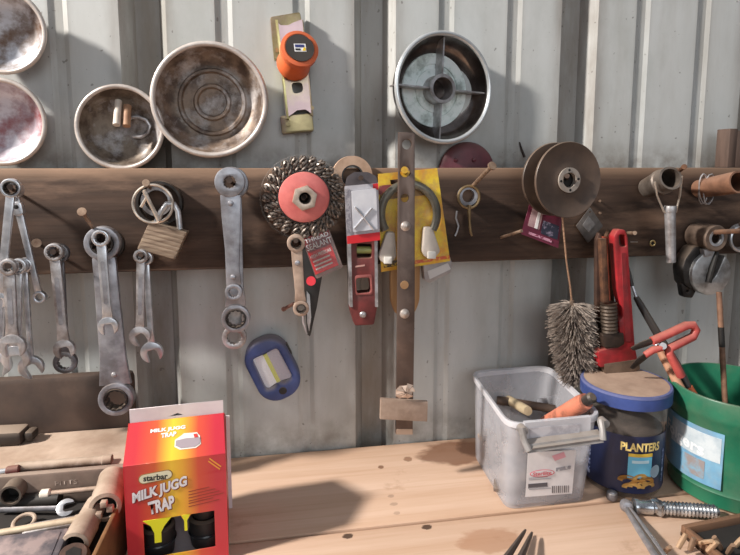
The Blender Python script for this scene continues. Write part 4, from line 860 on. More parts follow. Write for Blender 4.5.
# printing on the roof panel
ro = Vector((0, 0, H)); re = Vector((inset, ry, rz))-ro; rn = Vector((0, -(rz-H), ry)).normalized()
wro = Vector((TL.x, TL.y, Z0+H)); rot = Matrix.Rotation(zr, 3, 'Z'); wn = rot @ rn
def fr_(px, py): return rot.inverted() @ (PP(px, py, wro, wn)-Vector((TL.x, TL.y, Z0)))
def rtxt(body, a, b_, hgt, mat, bold=.04):
    A_, B_ = fr_(*a), fr_(*b_); ex = B_-A_; ez = rn.cross(ex).normalized()*hgt; text(body, (A_+B_)/2, ex, ez, mat, t, 'lettering', bold, .0006)
rtxt('MILK JUGG', (150.5, 432), (185.5, 427.5), .0050, WHITEP); rtxt('TRAP', (161, 436), (176.5, 433.8), .0050, WHITEP)
def rpoly(pts, nm, mat, lift): B().quad([fr_(*p)+rn*lift for p in pts], .0003, rn).build(nm, mat, t, 0)
rpoly([(174.5, 447), (175, 440), (181, 436), (184, 433.5), (197, 432.5), (200, 436), (201, 444), (196, 448), (180, 450)], 'jug_picture', M('jug_white', (232, 224, 214), rough=.5), .0005)
rpoly([(175.5, 446), (176, 441), (186, 438.5), (200, 437.5), (200, 443.5), (195, 447), (181, 448.5)], 'jug_shade', M('jug_grey', (160, 146, 152), rough=.5), .0009)
rpoly([(193.5, 434.5), (197, 434), (198, 437.5), (194.5, 438)], 'jug_mark', M('jug_red', (206, 60, 56), rough=.5), .0013)
A_, B_ = fb(208.5, 457.5), fb(222, 467); ex = Vector((B_[0]-A_[0], 0, B_[1]-A_[1])); text('Includes', (A_[0]*.5+B_[0]*.5+.001, -.0005, A_[1]*.5+B_[1]*.5+.001), ex*.9, Vector((-ex.z, 0, ex.x)).normalized()*.0022, ORP, t, 'lettering', .02, .0005) if False else None
for k_ in (0, 1):
    B().box(((A_[0]+B_[0])/2-.0012*k_, -.0006, (A_[1]+B_[1])/2-.0026*k_), (.015, .0002, .0012), Matrix.Rotation(atan2(-ex.z, ex.x), 4, 'Y')).build('corner_print', ORP, t, 0)
# two black lids inside the window
for (px, py, yy, rr, lb) in ((157, 546, .028, .0165, 'black round cup in the left of the red box window'), (206, 538, .032, .0165, 'black round cup in the right of the red box window')):
    q_ = fb(px, py); wpnt = Vector((TL.x, TL.y, Z0)) + rot @ Vector((q_[0]-.002, yy, .002))
    hh = q_[1]-.002
    c_ = thing('black_cup', lb, 'cup', wpnt, group='black cups inside the red box')
    B().lathe([(1e-5, 0), (rr*.9, 0), (rr, hh*.5), (rr*.82, hh*.55), (rr, hh*.62), (rr, hh+.004), (rr*.8, hh+.006), (rr*.78, hh*.9), (1e-5, hh*.9)], (0, 0, 0), (0, 0, 1), 32).build('body', BLACKP, c_)
    B().ring(rr*.95, .0022, (0, 0, hh*.58), (0, 0, 1), 32, 8).build('ridge', M('black_gloss', (40, 40, 42), rough=.25), c_)
    B().lathe([(rr*.7, hh+.006), (rr*1.02, hh+.022), (rr*1.02, hh+.026), (rr*.6, hh+.010)], (0, 0, 0), (0, 0, 1), 32, closed=True).build('funnel', BLACKP, c_)

# ================================================================ DUSTY CASE AND TOOLBOX AT LEFT
DUSTT = M('dusty_case', (198, 174, 154), (160, 134, 114), .35, .65, sc=16, rough=.85, c3=(120, 96, 80), sc3=12, amt3=.4, bump=.15)
t = thing('dusty_case', 'dusty brown case against the wall behind the open toolbox', 'case', (-.47, -.09, Z0))
def g(x, y, z): return (x+.47, y+.09, z-Z0)
B().box(g(-.4645, -.079, .9360), (.339, .094, .072), bev=.006).build('body', DUSTT, t)
B().box(g(-.473, -.022, .972), (.322, .018, .140), bev=.008).build('raised_back', M('dark_leather', (84, 67, 57), (60, 48, 42), .35, .65, sc=16, rough=.7, c3=(112, 92, 78), sc3=12, amt3=.5), t)
t = thing('steel_toolbox', 'open steel toolbox at lower left filled with tools', 'toolbox', (-.465, -.235, Z0))
def g(x, y, z): return (x+.465, y+.235, z-Z0)
TBG = M('dusty_grey_bar', (130, 112, 100), (104, 88, 78), sc=30, rough=.8, dust=.5, dustc=(176, 156, 140)); TBR = M('rusty_yellow', (140, 98, 60), (100, 70, 44), sc=24, rough=.8, bump=.2)
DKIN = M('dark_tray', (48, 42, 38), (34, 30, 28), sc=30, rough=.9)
B().box(g(-.4595, -.133, .9375), (.337, .009, .075), bev=.003).build('back_wall', TBG, t)
B().box(g(-.2895, -.238, .932), (.004, .200, .062), bev=.001).build('side_wall', TBR, t); B().box(g(-.6275, -.238, .934), (.005, .200, .066), bev=.001).build('side_wall', TBR, t)
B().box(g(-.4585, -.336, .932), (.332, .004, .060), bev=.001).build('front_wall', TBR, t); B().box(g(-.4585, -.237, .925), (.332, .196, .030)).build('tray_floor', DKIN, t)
a, b_ = P(54, 483.5, -.138), P(86, 483.5, -.138); text('PITTS', Vector(((a.x+b_.x)/2+.465-.004, -.1377+.235, a.z-Z0)), ((b_.x-a.x)*.7, 0, 0), (0, 0, .0052), M('worn_letters', (176, 160, 148), (130, 112, 100), .45, .6, sc=90, rough=.7), t, 'lettering', .01, .0002)
# bar lying on the case's front edge
a, b_ = PZ(16, 468, .974), PZ(112, 460.5, .974)
t = thing('steel_rod', 'dusty round rod lying along the case edge behind the toolbox', 'rod', a.lerp(b_, .5)+Vector((0, 0, .0012)))
d = (b_-a)/2; B().tube([-d, d*.8, d*.82, d], [.005, .005, .0058, .0056], 14).build('shaft', DUSTY, t)
# dark tool on the case, left edge
a, b_ = PZ(-30, 437, .981), PZ(26, 434, .981)
t = thing('dark_handle_tool', 'dark chunky tool handle lying on the dusty case at left', 'tool', a.lerp(b_, .5))
d = (b_-a)/2; m = Matrix.Rotation(atan2(d.y, d.x), 4, 'Z')
B().box((0, 0, 0), (d.length*2, .026, .018), m, bev=.005).build('grip', M('dark_grip', (62, 52, 46), (44, 38, 34), sc=30, rough=.6, dust=.75, dustc=(170, 150, 132)), t)
B().box(d*1.2, (d.length*.35, .018, .012), m, bev=.004).build('head', DARKST, t)
# tools in the toolbox
ZW = .9105
def inside(px, py, z): return PZ(px, py, z)
a, b_ = inside(10, 496, .962), inside(27, 474, .962)
t = thing('deep_socket', 'grey deep socket with its dark opening facing out, at the toolbox left', 'socket', a); d = b_-a; r = .0108; L = d.length*.9
B().lathe([(r*.78, .004), (r*.80, 0), (r, 0), (r*1.0, L*.55), (r*.86, L*.6), (r*.86, L), (1e-5, L), ], (0, 0, 0), d, 30).build('body', M('grey_socket', (120, 108, 98), (90, 80, 72), sc=50, rough=.55, metal=.4, dust=.4), t)
B().lathe([(r*.79, .001), (r*.72, .012), (1e-5, .012)], (0, 0, 0), d, 6).build('hex_recess', BLACKHOLE, t)
a, b_ = inside(-8, 473, .976), inside(20, 469, .976)
t = thing('screwdriver', 'thin red and silver screwdriver at the left edge above the socket', 'screwdriver', a.lerp(b_, .5)); d = (b_-a)/2
B().tube([-d, d*.05], .0030, 10).build('shaft', CHROME, t); B().tube([d*.0, d*.1, d*.9, d], [.0035, .0048, .0048, .003], 12).build('handle', DULLRED, t)
def impact(A_, B_, z, r, label, sq=True):
    a, b_ = inside(*A_, z), inside(*B_, z); d = b_-a; L = d.length
    t = thing('impact_socket', label, 'socket', a, group='tan impact sockets in the toolbox')
    B().lathe([(r*.70, .001), (r*.76, 0), (r, .001), (r, L*.45), (r*.90, L*.5), (r*.90, L), (r*.5, L), (1e-5, L)], (0, 0, 0), d, 30).build('body', DUSTY, t)
    B().lathe([(r*.71, .0015), (r*.66, .010), (1e-5, .010)], (0, 0, 0), d, 6).build('hex_recess', BLACKHOLE, t); return t, a, d
impact((74, 546), (97, 505), .957, .0125, 'tan impact socket nearest the viewer, at the toolbox right wall')
t, a, d = impact((105, 508), (112, 478), .966, .0150, 'tan universal joint socket in the toolbox, right above the nearest one')
e1 = d.normalized(); sd = e1.cross(Vector((0, 0, 1))).normalized()
for k_, (s1_, s2_) in enumerate(((-.35, -.3), (.35, .1), (0, .55))):
    B().box(sd*.0150*s1_-e1*.004+Vector((0, 0, .0130*s2_)), (.0062, .006, .0062), bev=.001).build('joint_lug', TANST, t)
B().box(d+e1*.006+sd*.004, (.014, .010, .012), bev=.002).build('square_drive', DUSTY, t)
a = inside(72, 558, .952); t = thing('dark_socket', 'dark round socket at the bottom edge of the toolbox', 'socket', a)
B().lathe([(1e-5, 0), (.014, 0), (.014, .012), (.011, .016), (1e-5, .016)], (0, 0, -.008), (.2, -.3, 1), 26).build('body', M('brown_socket', (104, 78, 66), (60, 50, 46), sc=60, rough=.6, metal=.3), t)
B().lathe([(1e-5, .0165), (.007, .0165), (.007, .015)], (0, 0, -.008), (.2, -.3, 1), 6).build('hex_recess', BLACKHOLE, t)
IV = M('ivory_tool', (214, 196, 170), (186, 164, 138), sc=50, rough=.5, metal=.2)
def stick(name, label, cat, A_, B_, z, r, mat, tip=None, tipm=None, z2=None):
    a, b_ = inside(*A_, z), inside(*B_, z2 or z); t = thing(name, label, cat, a.lerp(b_, .5), group='tools in the toolbox'); d = (b_-a)/2
    B().tube([-d, d], r, 12).build('shaft', mat, t)
    if tip == 'knob': B().tube([-d*1.3, -d*1.25, -d*.95, -d*.9], [r*1.2, r*1.9, r*1.9, r], 12).build('handle', tipm or mat, t)
    return t, d
stick('punch', 'long ivory punch lying across the bottom of the toolbox', 'punch', (-10, 535), (80, 519.5), .957, .0036, IV)
stick('screwdriver', 'tan shank with a white end lying under the lettered bar', 'screwdriver', (48, 493.5), (100, 488), .956, .0026, TANST, 'knob', M('white_end', (226, 214, 200), rough=.4))
a, b_ = inside(0, 510, .946), inside(66, 508, .950)
t = thing('open_wrench', 'bright open-ended wrench lying in the dark middle of the toolbox', 'wrench', b_, (radians(-78), 0, atan2((a-b_).y, (a-b_).x)+pi/2), 'tools in the toolbox')
t.rotation_euler = (0, 0, 0); d = a-b_
B().tube([d*.10, d], .0030, 10, flat=.6).build('shaft', GREYST, t)
jm = plate(jaw(.0088, radians(0), 0, .5), th=.005, bev=.0006); jm.transform(Matrix.Rotation(radians(10), 4, 'Z') @ Matrix.Rotation(radians(-50), 4, 'X')); B().mesh(jm).build('open_end', CHROME, t)
a = inside(50, 530, .950); t = thing('drive_adapter', 'pale steel adapter block lying beside the ivory punch', 'adapter', a, (0, 0, .15), 'tools in the toolbox')
B().box((0, 0, 0), (.046, .016, .014), bev=.003).build('body', WORN, t); B().cyl((.023, 0, 0), (.036, 0, .002), .0095, seg=20).build('drive_end', DUSTY, t); B().box((-.028, 0, 0), (.012, .010, .010), bev=.002).build('square_drive', CHROME, t)
a = inside(24, 522, .947); t = thing('hose_ring', 'small tan ring lying behind the ivory punch', 'ring', a, (radians(14), 0, 0), 'tools in the toolbox'); B().ring(.0095, .0020, (0, 0, 0), (0, 0, 1), 28, 8).build('ring', DUSTY, t)
a, b_ = inside(-14, 548, .957), inside(52, 550, .957); t = thing('mottled_block', 'mottled grey flat case at the bottom left corner of the toolbox', 'case', a.lerp(b_, .5)-Vector((0, .012, .003)), (radians(12), 0, .03))
B().box((0, 0, 0), (.082, .046, .018), bev=.003).build('body', M('mottled', (150, 132, 128), (88, 82, 86), .42, .58, sc=34, rough=.6), t); B().box((0, 0, .0094), (.070, .036, .0008), bev=.0003).build('lid_panel', MATS['mottled'], t)
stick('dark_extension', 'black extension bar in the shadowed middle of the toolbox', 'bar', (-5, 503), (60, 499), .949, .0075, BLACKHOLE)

# ================================================================ CLEAR BIN
ZR = 1.0103
base4 = [Vector((.1336, -.1744, Z0+.0004)), Vector((.2370, -.1743, Z0+.0004)), Vector((.2440, -.046, Z0+.0004)), Vector((.1380, -.050, Z0+.0004))]
rim4 = [Vector((.1322, -.1800, ZR)), Vector((.2480, -.1775, ZR)), Vector((.2620, -.0205, ZR)), Vector((.1435, -.0240, ZR))]
cb = sum(base4, Vector())/4
t = thing('plastic_bin', 'dirty clear plastic bin with a grey bail handle, left of the jar', 'bin', cb)
def rl(q4, z, off, r):
    c_ = sum(q4, Vector())/4; pts = roundpoly([tuple((p+(p-c_).normalized()*off).xy) for p in q4], r, 5)
    return [Vector((x, y, z))-cb for x, y in pts]
def between(k_): return [a.lerp(b_, k_) for a, b_ in zip(base4, rim4)]
BINM = clear('bin_plastic', (206, 206, 212), .34, .32); RIMP = clear('bin_rim', (226, 224, 228), .6, .3)
B().loft([rl(base4, Z0+.0006, -.002, .014), rl(base4, Z0+.003, .0, .016), rl(between(.5), Z0+.055, 0, .018), rl(between(.97), ZR-.004, 0, .02), rl(between(.97), ZR-.004, -.0025, .02), rl(between(.5), Z0+.055, -.0025, .018), rl(base4, Z0+.005, -.0025, .016)], True, True).build('tub', BINM, t, 45)
B().loft([rl(rim4, ZR-.007, -.001, .021), rl(rim4, ZR-.006, .004, .024), rl(rim4, ZR, .0042, .024), rl(rim4, ZR+.001, .003, .022), rl(rim4, ZR, -.0025, .02), rl(rim4, ZR-.006, -.004, .02), rl(rim4, ZR-.007, -.001, .021)]).build('rim', RIMP, t, 50)
# front handle plate and bail
fo = base4[0]; fn = (rim4[0]-base4[0]).cross(base4[1]-base4[0]).normalized()
if fn.y > 0: fn = -fn
def ff(px, py, lift=.0): return PP(px, py, fo+fn*(.001+lift), fn)-cb
def fq(pts, lift, th): return B().quad([ff(*p, lift) for p in pts], th, fn)
fq([(525, 423), (591, 417), (590, 440), (527, 447)], .0055, .005).build('handle_boss', RIMP, t, 0)
GH = M('grey_handle', (150, 148, 148), (118, 114, 112), sc=40, rough=.4, dust=.6, dustc=(160, 146, 134))
hb = [ff(521, 428, .006), ff(524.5, 441, .014), ff(529, 451, .020)]
hbr = [ff(601, 421, .006), ff(602.5, 430, .014), ff(603, 440, .018)]
B().tube(hb, [.0046, .0036, .004], 10).build('bail_arm', GH, t); B().tube(hbr, [.0046, .0036, .004], 10).build('bail_arm', GH, t)
for p_ in (ff(520.5, 427, .0), ff(601, 420, .0)): B().cyl(p_, p_+fn*.010, .0050, seg=20).build('bail_pivot', GH, t)
b0, b1 = ff(529, 449, .020), ff(604, 438.5, .018); bx = (b1-b0).normalized()
B().quad([b0-Vector((0, 0, .005)), b1-Vector((0, 0, .005)), b1+fn*-.004+Vector((0, 0, .0030)), b0+fn*-.004+Vector((0, 0, .0030))], .003).build('bail_lip', GH, t, 0)
B().quad([b0, b1, b1-fn*.013+Vector((0, 0, .004)), b0-fn*.013+Vector((0, 0, .004))], .002).build('bail_grip', GH, t, 0)
# stickers
STK = M('sticker_white', (226, 222, 222), (208, 204, 206), sc=30, rough=.5)
st = fq([(528, 452.5), (576, 450), (572, 493.5), (525.5, 497)], .0014, .0004).build('price_sticker', STK, t, 0)
s2 = fq([(530, 428), (580, 424), (579, 436), (530, 442)], .0062, .0003).build('upper_sticker', M('faint_sticker', (206, 202, 206), (176, 172, 178), .45, .6, sc=70, rough=.5), t, 0)
ovr = [(530+12.3*(1+cos(2*pi*k_/24)), 473.4-1*(cos(2*pi*k_/24))-3.6*sin(2*pi*k_/24)) for k_ in range(24)]
ovi = [(542.3+11.4*cos(2*pi*k_/24), 473.4-1*(cos(2*pi*k_/24))-2.9*sin(2*pi*k_/24)) for k_ in range(24)]
LR = M('logo_red', (206, 84, 100), rough=.5)
fq(ovr, .0018, .0003).build('logo_outline', LR, t, 0); fq(ovi, .0022, .0003).build('logo_ground', STK, t, 0)
def ftx(body, a, b_, h, mat, lift=.0026): A_, B_ = ff(*a, lift), ff(*b_, lift); ex = B_-A_; text(body, (A_+B_)/2, ex, fn.cross(ex).normalized()*h, mat, t, 'lettering', .02, .0001)
ftx('Sterilite', (533, 474.3), (551.5, 472.6), .0052, LR)
fq([(528.3, 484.2), (547.5, 482.6), (547.5, 487), (528.3, 488.6)], .0018, .0003).build('dark_print', M('print_grey', (86, 84, 90), rough=.5), t, 0)
for k_ in range(4): fq([(529, 478+1.6*k_+(6.5 if k_ > 1 else 0)), (548+3*(k_ % 2), 476.5+1.6*k_+(6.5 if k_ > 1 else 0)), (548+3*(k_ % 2), 477.2+1.6*k_+(6.5 if k_ > 1 else 0)), (529, 478.7+1.6*k_+(6.5 if k_ > 1 else 0))], .0018, .0003).build('print_line', M('print_pale', (160, 158, 162), rough=.5), t, 0)
for k_ in range(9): x_ = 552+2.0*k_; fq([(x_, 486.2-.08*k_), (x_+(.7 if k_ % 3 else 1.2), 486.1-.08*k_), (x_+(.7 if k_ % 3 else 1.2), 493-.08*k_), (x_, 493.1-.08*k_)], .0018, .0003).build('barcode_bar', M('barcode', (110, 106, 108), rough=.5), t, 0)
fq([(556, 468), (571, 465.5), (571, 469), (556, 471.5)], .0018, .0003).build('print_mark', M('print_mid', (140, 138, 144), (200, 198, 200), .5, .55, sc=300, rough=.5), t, 0)
fq([(552, 456), (564, 452), (566, 457), (555, 461)], .0018, .0003).build('pink_mark', M('pink_mark', (222, 160, 170), rough=.5), t, 0)
# contents
def binobj(name, label, cat, A_, B_, z, z2, r, mat, capm=None, rs=None):
    a, b_ = PZ(*A_, z), PZ(*B_, z2); t = thing(name, label, cat, a.lerp(b_, .5), group='things inside the clear bin'); d = (b_-a)/2
    B().tube([-d, -d*.9, d*.8, d], rs or [r*.9, r, r, r*.9], 14).build('body', mat, t)
    if capm: B().tube([d, d*1.25, d*1.3], [r*.62, r*.62, r*.4], 14).build('cap', capm, t)
    return t
CAULK = M('orange_tube', (232, 142, 112), (196, 120, 96), sc=30, rough=.5, c3=(70, 54, 48), sc3=40, amt3=.8)
binobj('marker_tube', 'orange tube with a dark cap poking over the bin rim', 'tube', (545, 425), (586, 401), .955, 1.022, .0105, CAULK, BLACKP)
binobj('round_stick', 'pale round-ended stick inside the clear bin', 'stick', (528, 411), (505, 398), .985, .965, .0065, M('pale_stick', (190, 172, 140), (160, 140, 110), sc=40, rough=.6))
binobj('brown_bar', 'long brown bar lying across the clear bin', 'bar', (497, 400), (560, 410), .972, .965, .006, M('brown_thing', (92, 72, 58), (66, 52, 44), sc=40, rough=.7))
binobj('grey_bolt', 'grey bolt lying at the bin back corner', 'bolt', (540, 402), (556, 398), .968, .960, .005, GREYST)
fill = B()
for k_ in range(40):
    a, c2 = rnd.random(), rnd.random(); q_ = base4[0].lerp(base4[1], .08+.84*a).lerp(base4[3].lerp(base4[2], .08+.84*a), .07+.86*c2)
    fill.box(q_-cb+Vector((0, 0, .008+.038*rnd.random())), (rnd.uniform(.01, .03), rnd.uniform(.008, .02), rnd.uniform(.004, .012)), Matrix.Rotation(rnd.uniform(0, 3), 4, 'Z') @ Matrix.Rotation(rnd.uniform(-.4, .4), 4, 'X'), bev=.001)
o = fill.build('hardware_scraps', M('mixed_scraps', (104, 88, 78), (150, 138, 128), .4, .6, sc=30, rough=.7), None); o.location = cb; o['kind'] = 'stuff'; tag(o, 'jumble of brown metal scraps at the bottom of the clear bin', 'scraps')

# ================================================================ JAR
JC = Vector((.3065, -.136, Z0)); JR = .0475
t = thing('plastic_jar', 'blue-lidded clear peanut jar with a dusty top', 'jar', JC)
JD = (CAM-JC); JD.z = 0; JD.normalize(); JRt = Vector((-JD.y, JD.x, 0))
JZ = lambda px, py: P(px, py, JC.y-JR*.85).z-Z0
JARM = clear('jar_plastic', (120, 112, 106), .20, .1)
B().lathe([(1e-5, .003), (JR*.86, .003), (JR*.88, .0004), (JR*.95, .002), (JR, .008), (JR, .078), (JR*1.0, .092), (JR*.95, .104), (JR*.92, .1155), (JR*.88, .1155), (JR*.91, .104), (JR*.96, .092), (JR*.965, .078), (JR*.965, .009), (JR*.86, .006), (1e-5, .006)], (0, 0, 0), (0, 0, 1), 56).build('body', JARM, t, 50)
LIDB = M('blue_lid', (60, 78, 138), (48, 64, 116), sc=30, rough=.45); LIDT = M('dust_on_lid', (178, 152, 132), (156, 130, 112), sc=40, rough=.95)
LR0 = .0535; lz = .1150
ld = B().lathe([(LR0*.90, 0), (LR0, .001), (LR0, .014), (LR0*.975, .0175), (LR0*.93, .0175), (LR0*.92, .015), (1e-5, .015)], (0, 0, lz), (0, 0, 1), 64).build('lid', LIDB, t, 50)
B().lathe([(LR0*.94, .0155), (LR0*.93, .0178), (1e-5, .0182)], (0, 0, lz), (0, 0, 1), 48).build('dust_layer', LIDT, ld)
B().lathe([(LR0*1.003, .0150), (LR0*.985, .0178), (LR0*.93, .0180)], (0, 0, lz), (0, 0, 1), 64).build('dusty_rim', M('blue_dust', (104, 108, 146), (84, 92, 140), sc=60, rough=.8), ld, 50)
JIN = M('dark_contents', (84, 72, 64), (50, 42, 38), .4, .6, sc=60, rough=.8)
o = B().lathe([(1e-5, .007), (JR*.94, .007), (JR*.94, .080), (JR*.5, .090), (1e-5, .093)], (0, 0, 0), (0, 0, 1), 40).build('jar_contents', JIN, None); o.location = JC; o['kind'] = 'stuff'; tag(o, 'brown loose contents filling the blue-lidded jar', 'contents')
def wrapo(me, Rr, a0, z0_, w_, h_, mat, par, nm, tilt=0):
    for v in me.vertices:
        x, y = v.co.x*w_, v.co.y*h_+v.co.x*tilt; an = a0+x/Rr; p = JDc*(Rr*cos(an))+JRc*(Rr*sin(an)); v.co = Vector((p.x, p.y, z0_+y))
    return link(nm, me, mat, par, 0)
JDc, JRc = JD, JRt
def band(Rr, a0, a1, z0_, z1_, mat, par, nm, k=24):
    bb = B(); pr_ = [[bb.bm.verts.new(JDc*(q_*cos(a))+JRc*(q_*sin(a))+Vector((0, 0, z))) for q_, z in ((Rr, z0_), (Rr, z1_), (Rr-.0004, z1_), (Rr-.0004, z0_))] for a in [a0+(a1-a0)*i/k for i in range(k+1)]]
    for c0, c1 in zip(pr_, pr_[1:]):
        for i in range(4): bb.bm.faces.new((c0[i], c0[(i+1) % 4], c1[(i+1) % 4], c1[i]))
    return bb.build(nm, mat, par, 0)
NAVY = M('navy_label', (28, 34, 62), (36, 44, 78), sc=20, rough=.4)
band(JR+.0008, radians(-100), radians(100), .010, .082, NAVY, t, 'label', 48)
YT = M('gold_letters', (236, 208, 130), rough=.5)
RR = JR+.0013
me = textmesh('PLANTERS', .04); wrapo(me, RR, radians(27), .0690, .049, .0110, YT, t, 'lettering')
band(RR, radians(9), radians(43), .0300, .0600, M('label_sky', (112, 190, 220), rough=.5), t, 'label_panel', 10)
band(RR+.0003, radians(9), radians(43), .0570, .0610, M('label_gold', (226, 186, 70), rough=.5), t, 'label_stripe', 10)
band(RR+.0003, radians(14), radians(38), .0490, .0525, M('label_pale', (200, 226, 236), rough=.5), t, 'label_stripe', 8)
me = plate(circ(0, 0, .5, 24), th=.0002); me.transform(TO_XZ.inverted()); wrapo(me, RR+.0002, radians(50), .0370, .0150, .0160, M('label_round', (196, 214, 226), rough=.5), t, 'round_stamp')
for (a, z, w_, h_, fl) in ((4, .0225, .022, .010, 0), (18, .0170, .024, .011, .15), (30, .0215, .020, .010, -.2), (10, .0145, .022, .009, .1), (33, .0150, .018, .009, .1), (20, .0265, .016, .008, .3)):
    cr_ = [(.5*cos(radians(k_)), .5*sin(radians(k_))) for k_ in range(-10, 191, 20)]+[(.26*cos(radians(k_)), -.10+.26*sin(radians(k_))) for k_ in range(190, -11, -20)]
    me = plate(cr_, th=.0002); me.transform(TO_XZ.inverted()); wrapo(me, RR+.0005+.0001*rnd.random(), radians(a+6), z+.004, w_*1.05, h_*1.4, M('cashew%d' % (1 if fl > 0 else 2), (226, 180, 104) if fl > 0 else (206, 150, 76), rough=.5), t, 'nut_picture', fl*.01)
for k_ in range(5):
    band(RR, radians(-58), radians(-46), .017+.0118*k_, .0255+.0118*k_, M('label_text_block', (150, 160, 190), (60, 70, 110), .45, .55, sc=400, rough=.5), t, 'print_block', 6)
    band(RR, radians(-78), radians(-62), .017+.0118*k_, .0255+.0118*k_, MATS['label_text_block'], t, 'print_block', 6)
band(RR, radians(66), radians(70), .020, .062, MATS['label_text_block'], t, 'print_block', 4)

# ================================================================ GREEN BUCKET AND ITS TOOLS
BC = Vector((.4340, -.1720, Z0)); BH = .134
t = thing('green_canister', 'green plastic canister with a pale blue label at the right edge', 'bucket', BC)
GR = M('green_plastic', (38, 116, 86), (30, 98, 72), sc=20, rough=.4, dust=.3, dustc=(150, 150, 130), c3=(110, 120, 96), sc3=14, amt3=.35)
r0, r1 = .0690, .0755
prf = [(1e-5, .0005), (r0*.94, .0005), (r0, .004), (r0*1.005, .018), (r0*1.03, .021), (r0*1.01, .024), (r0*1.06, BH*.80), (r0*1.085, BH*.82), (r1*.985, BH*.85), (r1, BH*.99), (r1*.99, BH), (r1*.955, BH), (r1*.945, BH*.86), (r0*1.02, BH*.8), (r0*.97, .008), (1e-5, .006)]
B().lathe(prf, (0, 0, 0), (0, 0, 1), 72).build('body', GR, t, 45)
JD2 = (CAM-BC); JD2.z = 0; JD2.normalize(); JDc, JRc = JD2, Vector((-JD2.y, JD2.x, 0))
RB_ = r0*1.062
band(RB_, radians(-84), radians(-6), .028, .096, M('label_lightblue', (130, 178, 204), (104, 156, 190), .4, .6, sc=24, rough=.5, c3=(150, 160, 166), sc3=30, amt3=.5), t, 'label', 24)
band(RB_+.0004, radians(-60), radians(-8), .060, .090, M('label_white', (206, 214, 218), (170, 186, 196), .4, .6, sc=40, rough=.5), t, 'label_swoosh', 14)
band(RB_+.0004, radians(-42), radians(-20), .034, .056, M('label_worn', (150, 140, 138), (130, 168, 190), .45, .58, sc=50, rough=.6), t, 'worn_patch', 8)
me = textmesh('Folgers', .03); wrapo(me, RB_+.0008, radians(-46), .0700, .064, .0190, M('letters_pale', (226, 230, 232), rough=.5), t, 'lettering', -.006)
o = B().lathe([(1e-5, .0075), (r0*.95, .0075), (r0*.96, .014), (1e-5, .018)], (0, 0, 0), (0, 0, 1), 32).build('canister_debris', BLACKHOLE, None); o.location = BC; o['kind'] = 'stuff'; tag(o, 'dark debris in the bottom of the green canister', 'debris')

def bpt(px, py, y): return P(px, py, y)
# rusty rod
a, b_ = P(719, 292, -.130), P(725, 402, -.150); d = b_-a
t = thing('rusty_rod', 'straight rusty rod standing in the green canister', 'rod', a+d*1.6 if False else a)
e_ = a+d*((Z0+.020-a.z)/d.z); B().tube([Vector(), e_-a], .0034, 12).build('shaft', M('tan_rod', (150, 112, 88), (110, 80, 64), sc=60, rough=.7, metal=.2), t)
B().tube([d*.32, d*.50], .0037, 12).build('dark_band', BLACKHOLE, t)
# black ratchet bar with silver collar
t = thing('hook_tool', 'long black tool with a silver neck leaning from the wrench into the canister', 'tool', P(660, 340, -.1320))
o_ = P(660, 340, -.1320); q = lambda a, b_, y: P(a, b_, y+.014)-o_
B().tube([q(627, 262, -.1024), q(630, 276, -.1056), q(632, 286, -.1080)], [.0010, .0024, .0026], 8).build('tip', BLACKP, t)
B().tube([q(632, 285, -.1080), q(637, 299, -.1120)], .0020, 10).build('silver_neck', CHROME, t)
B().tube([q(636, 297, -.1120), q(640, 304, -.1136), q(661, 340, -.1280), q(676, 364, -.1424), q(690, 392, -.1600)], [.0036, .0046, .0055, .0058, .0052], 14).build('black_handle', BLACKP, t)
B().tube([q(688, 387, -.1584), q(694, 397, -.1624), q(700, 410, -.1696)], [.0056, .0060, .0050], 12).build('orange_end', OR, t)
# wood handle
a, b_ = P(659, 349, -.125), P(684, 395, -.160); d = b_-a
t = thing('hand_file', 'tan wooden handle with a steel tip standing in the canister', 'handle', a); B().tube([Vector(), d*.15, d*1.0, d*1.9], [.0040, .0052, .0058, .0050], 12).build('grip', M('pale_tan_wood', (192, 142, 112), (168, 118, 90), sc=24, stretch=(3, 3, .5), rough=.65), t)
B().tube([-d*.22, -d*.05, d*.02], [.0028, .0046, .0042], 12).build('ferrule', CHROME, t)
# red-handled snips
t = thing('tin_snips', 'faded red loop-handled snips resting across the canister tools', 'snips', P(665, 342, -.1440)); o_ = P(665, 342, -.1440); q = lambda a, b_, y: P(a, b_, y-.010)-o_
pth = [(652, 341), (668, 334), (686, 325.5), (693, 325), (696, 330), (693, 336.5), (682, 342), (670, 348), (669, 353), (676, 366), (681, 376)]
B().tube([q(a, b_, -.1456-.0004*i) for i, (a, b_) in enumerate(pth)], .0052, 12).build('loop_handle', PINKRED, t)
B().tube([q(662, 347.5, -.1488), q(653, 350, -.1472), q(645, 355, -.1456)], [.0042, .0044, .0040], 12).build('lower_grip', PINKRED, t)
B().tube([q(653, 340.5, -.1456), q(644, 344, -.1376), q(632, 349, -.1280)], [.0046, .0050, .0030], 10, flat=.5).build('jaw', DARKST, t)
B().tube([q(648, 354, -.1448), q(640, 360, -.1376), q(632, 368, -.1280)], [.0042, .0050, .0032], 10, flat=.5).build('jaw', DARKST, t)
B().cyl(q(663, 346, -.1520), q(663, 346, -.1376), .0042, seg=16).build('pivot', CHROME, t)

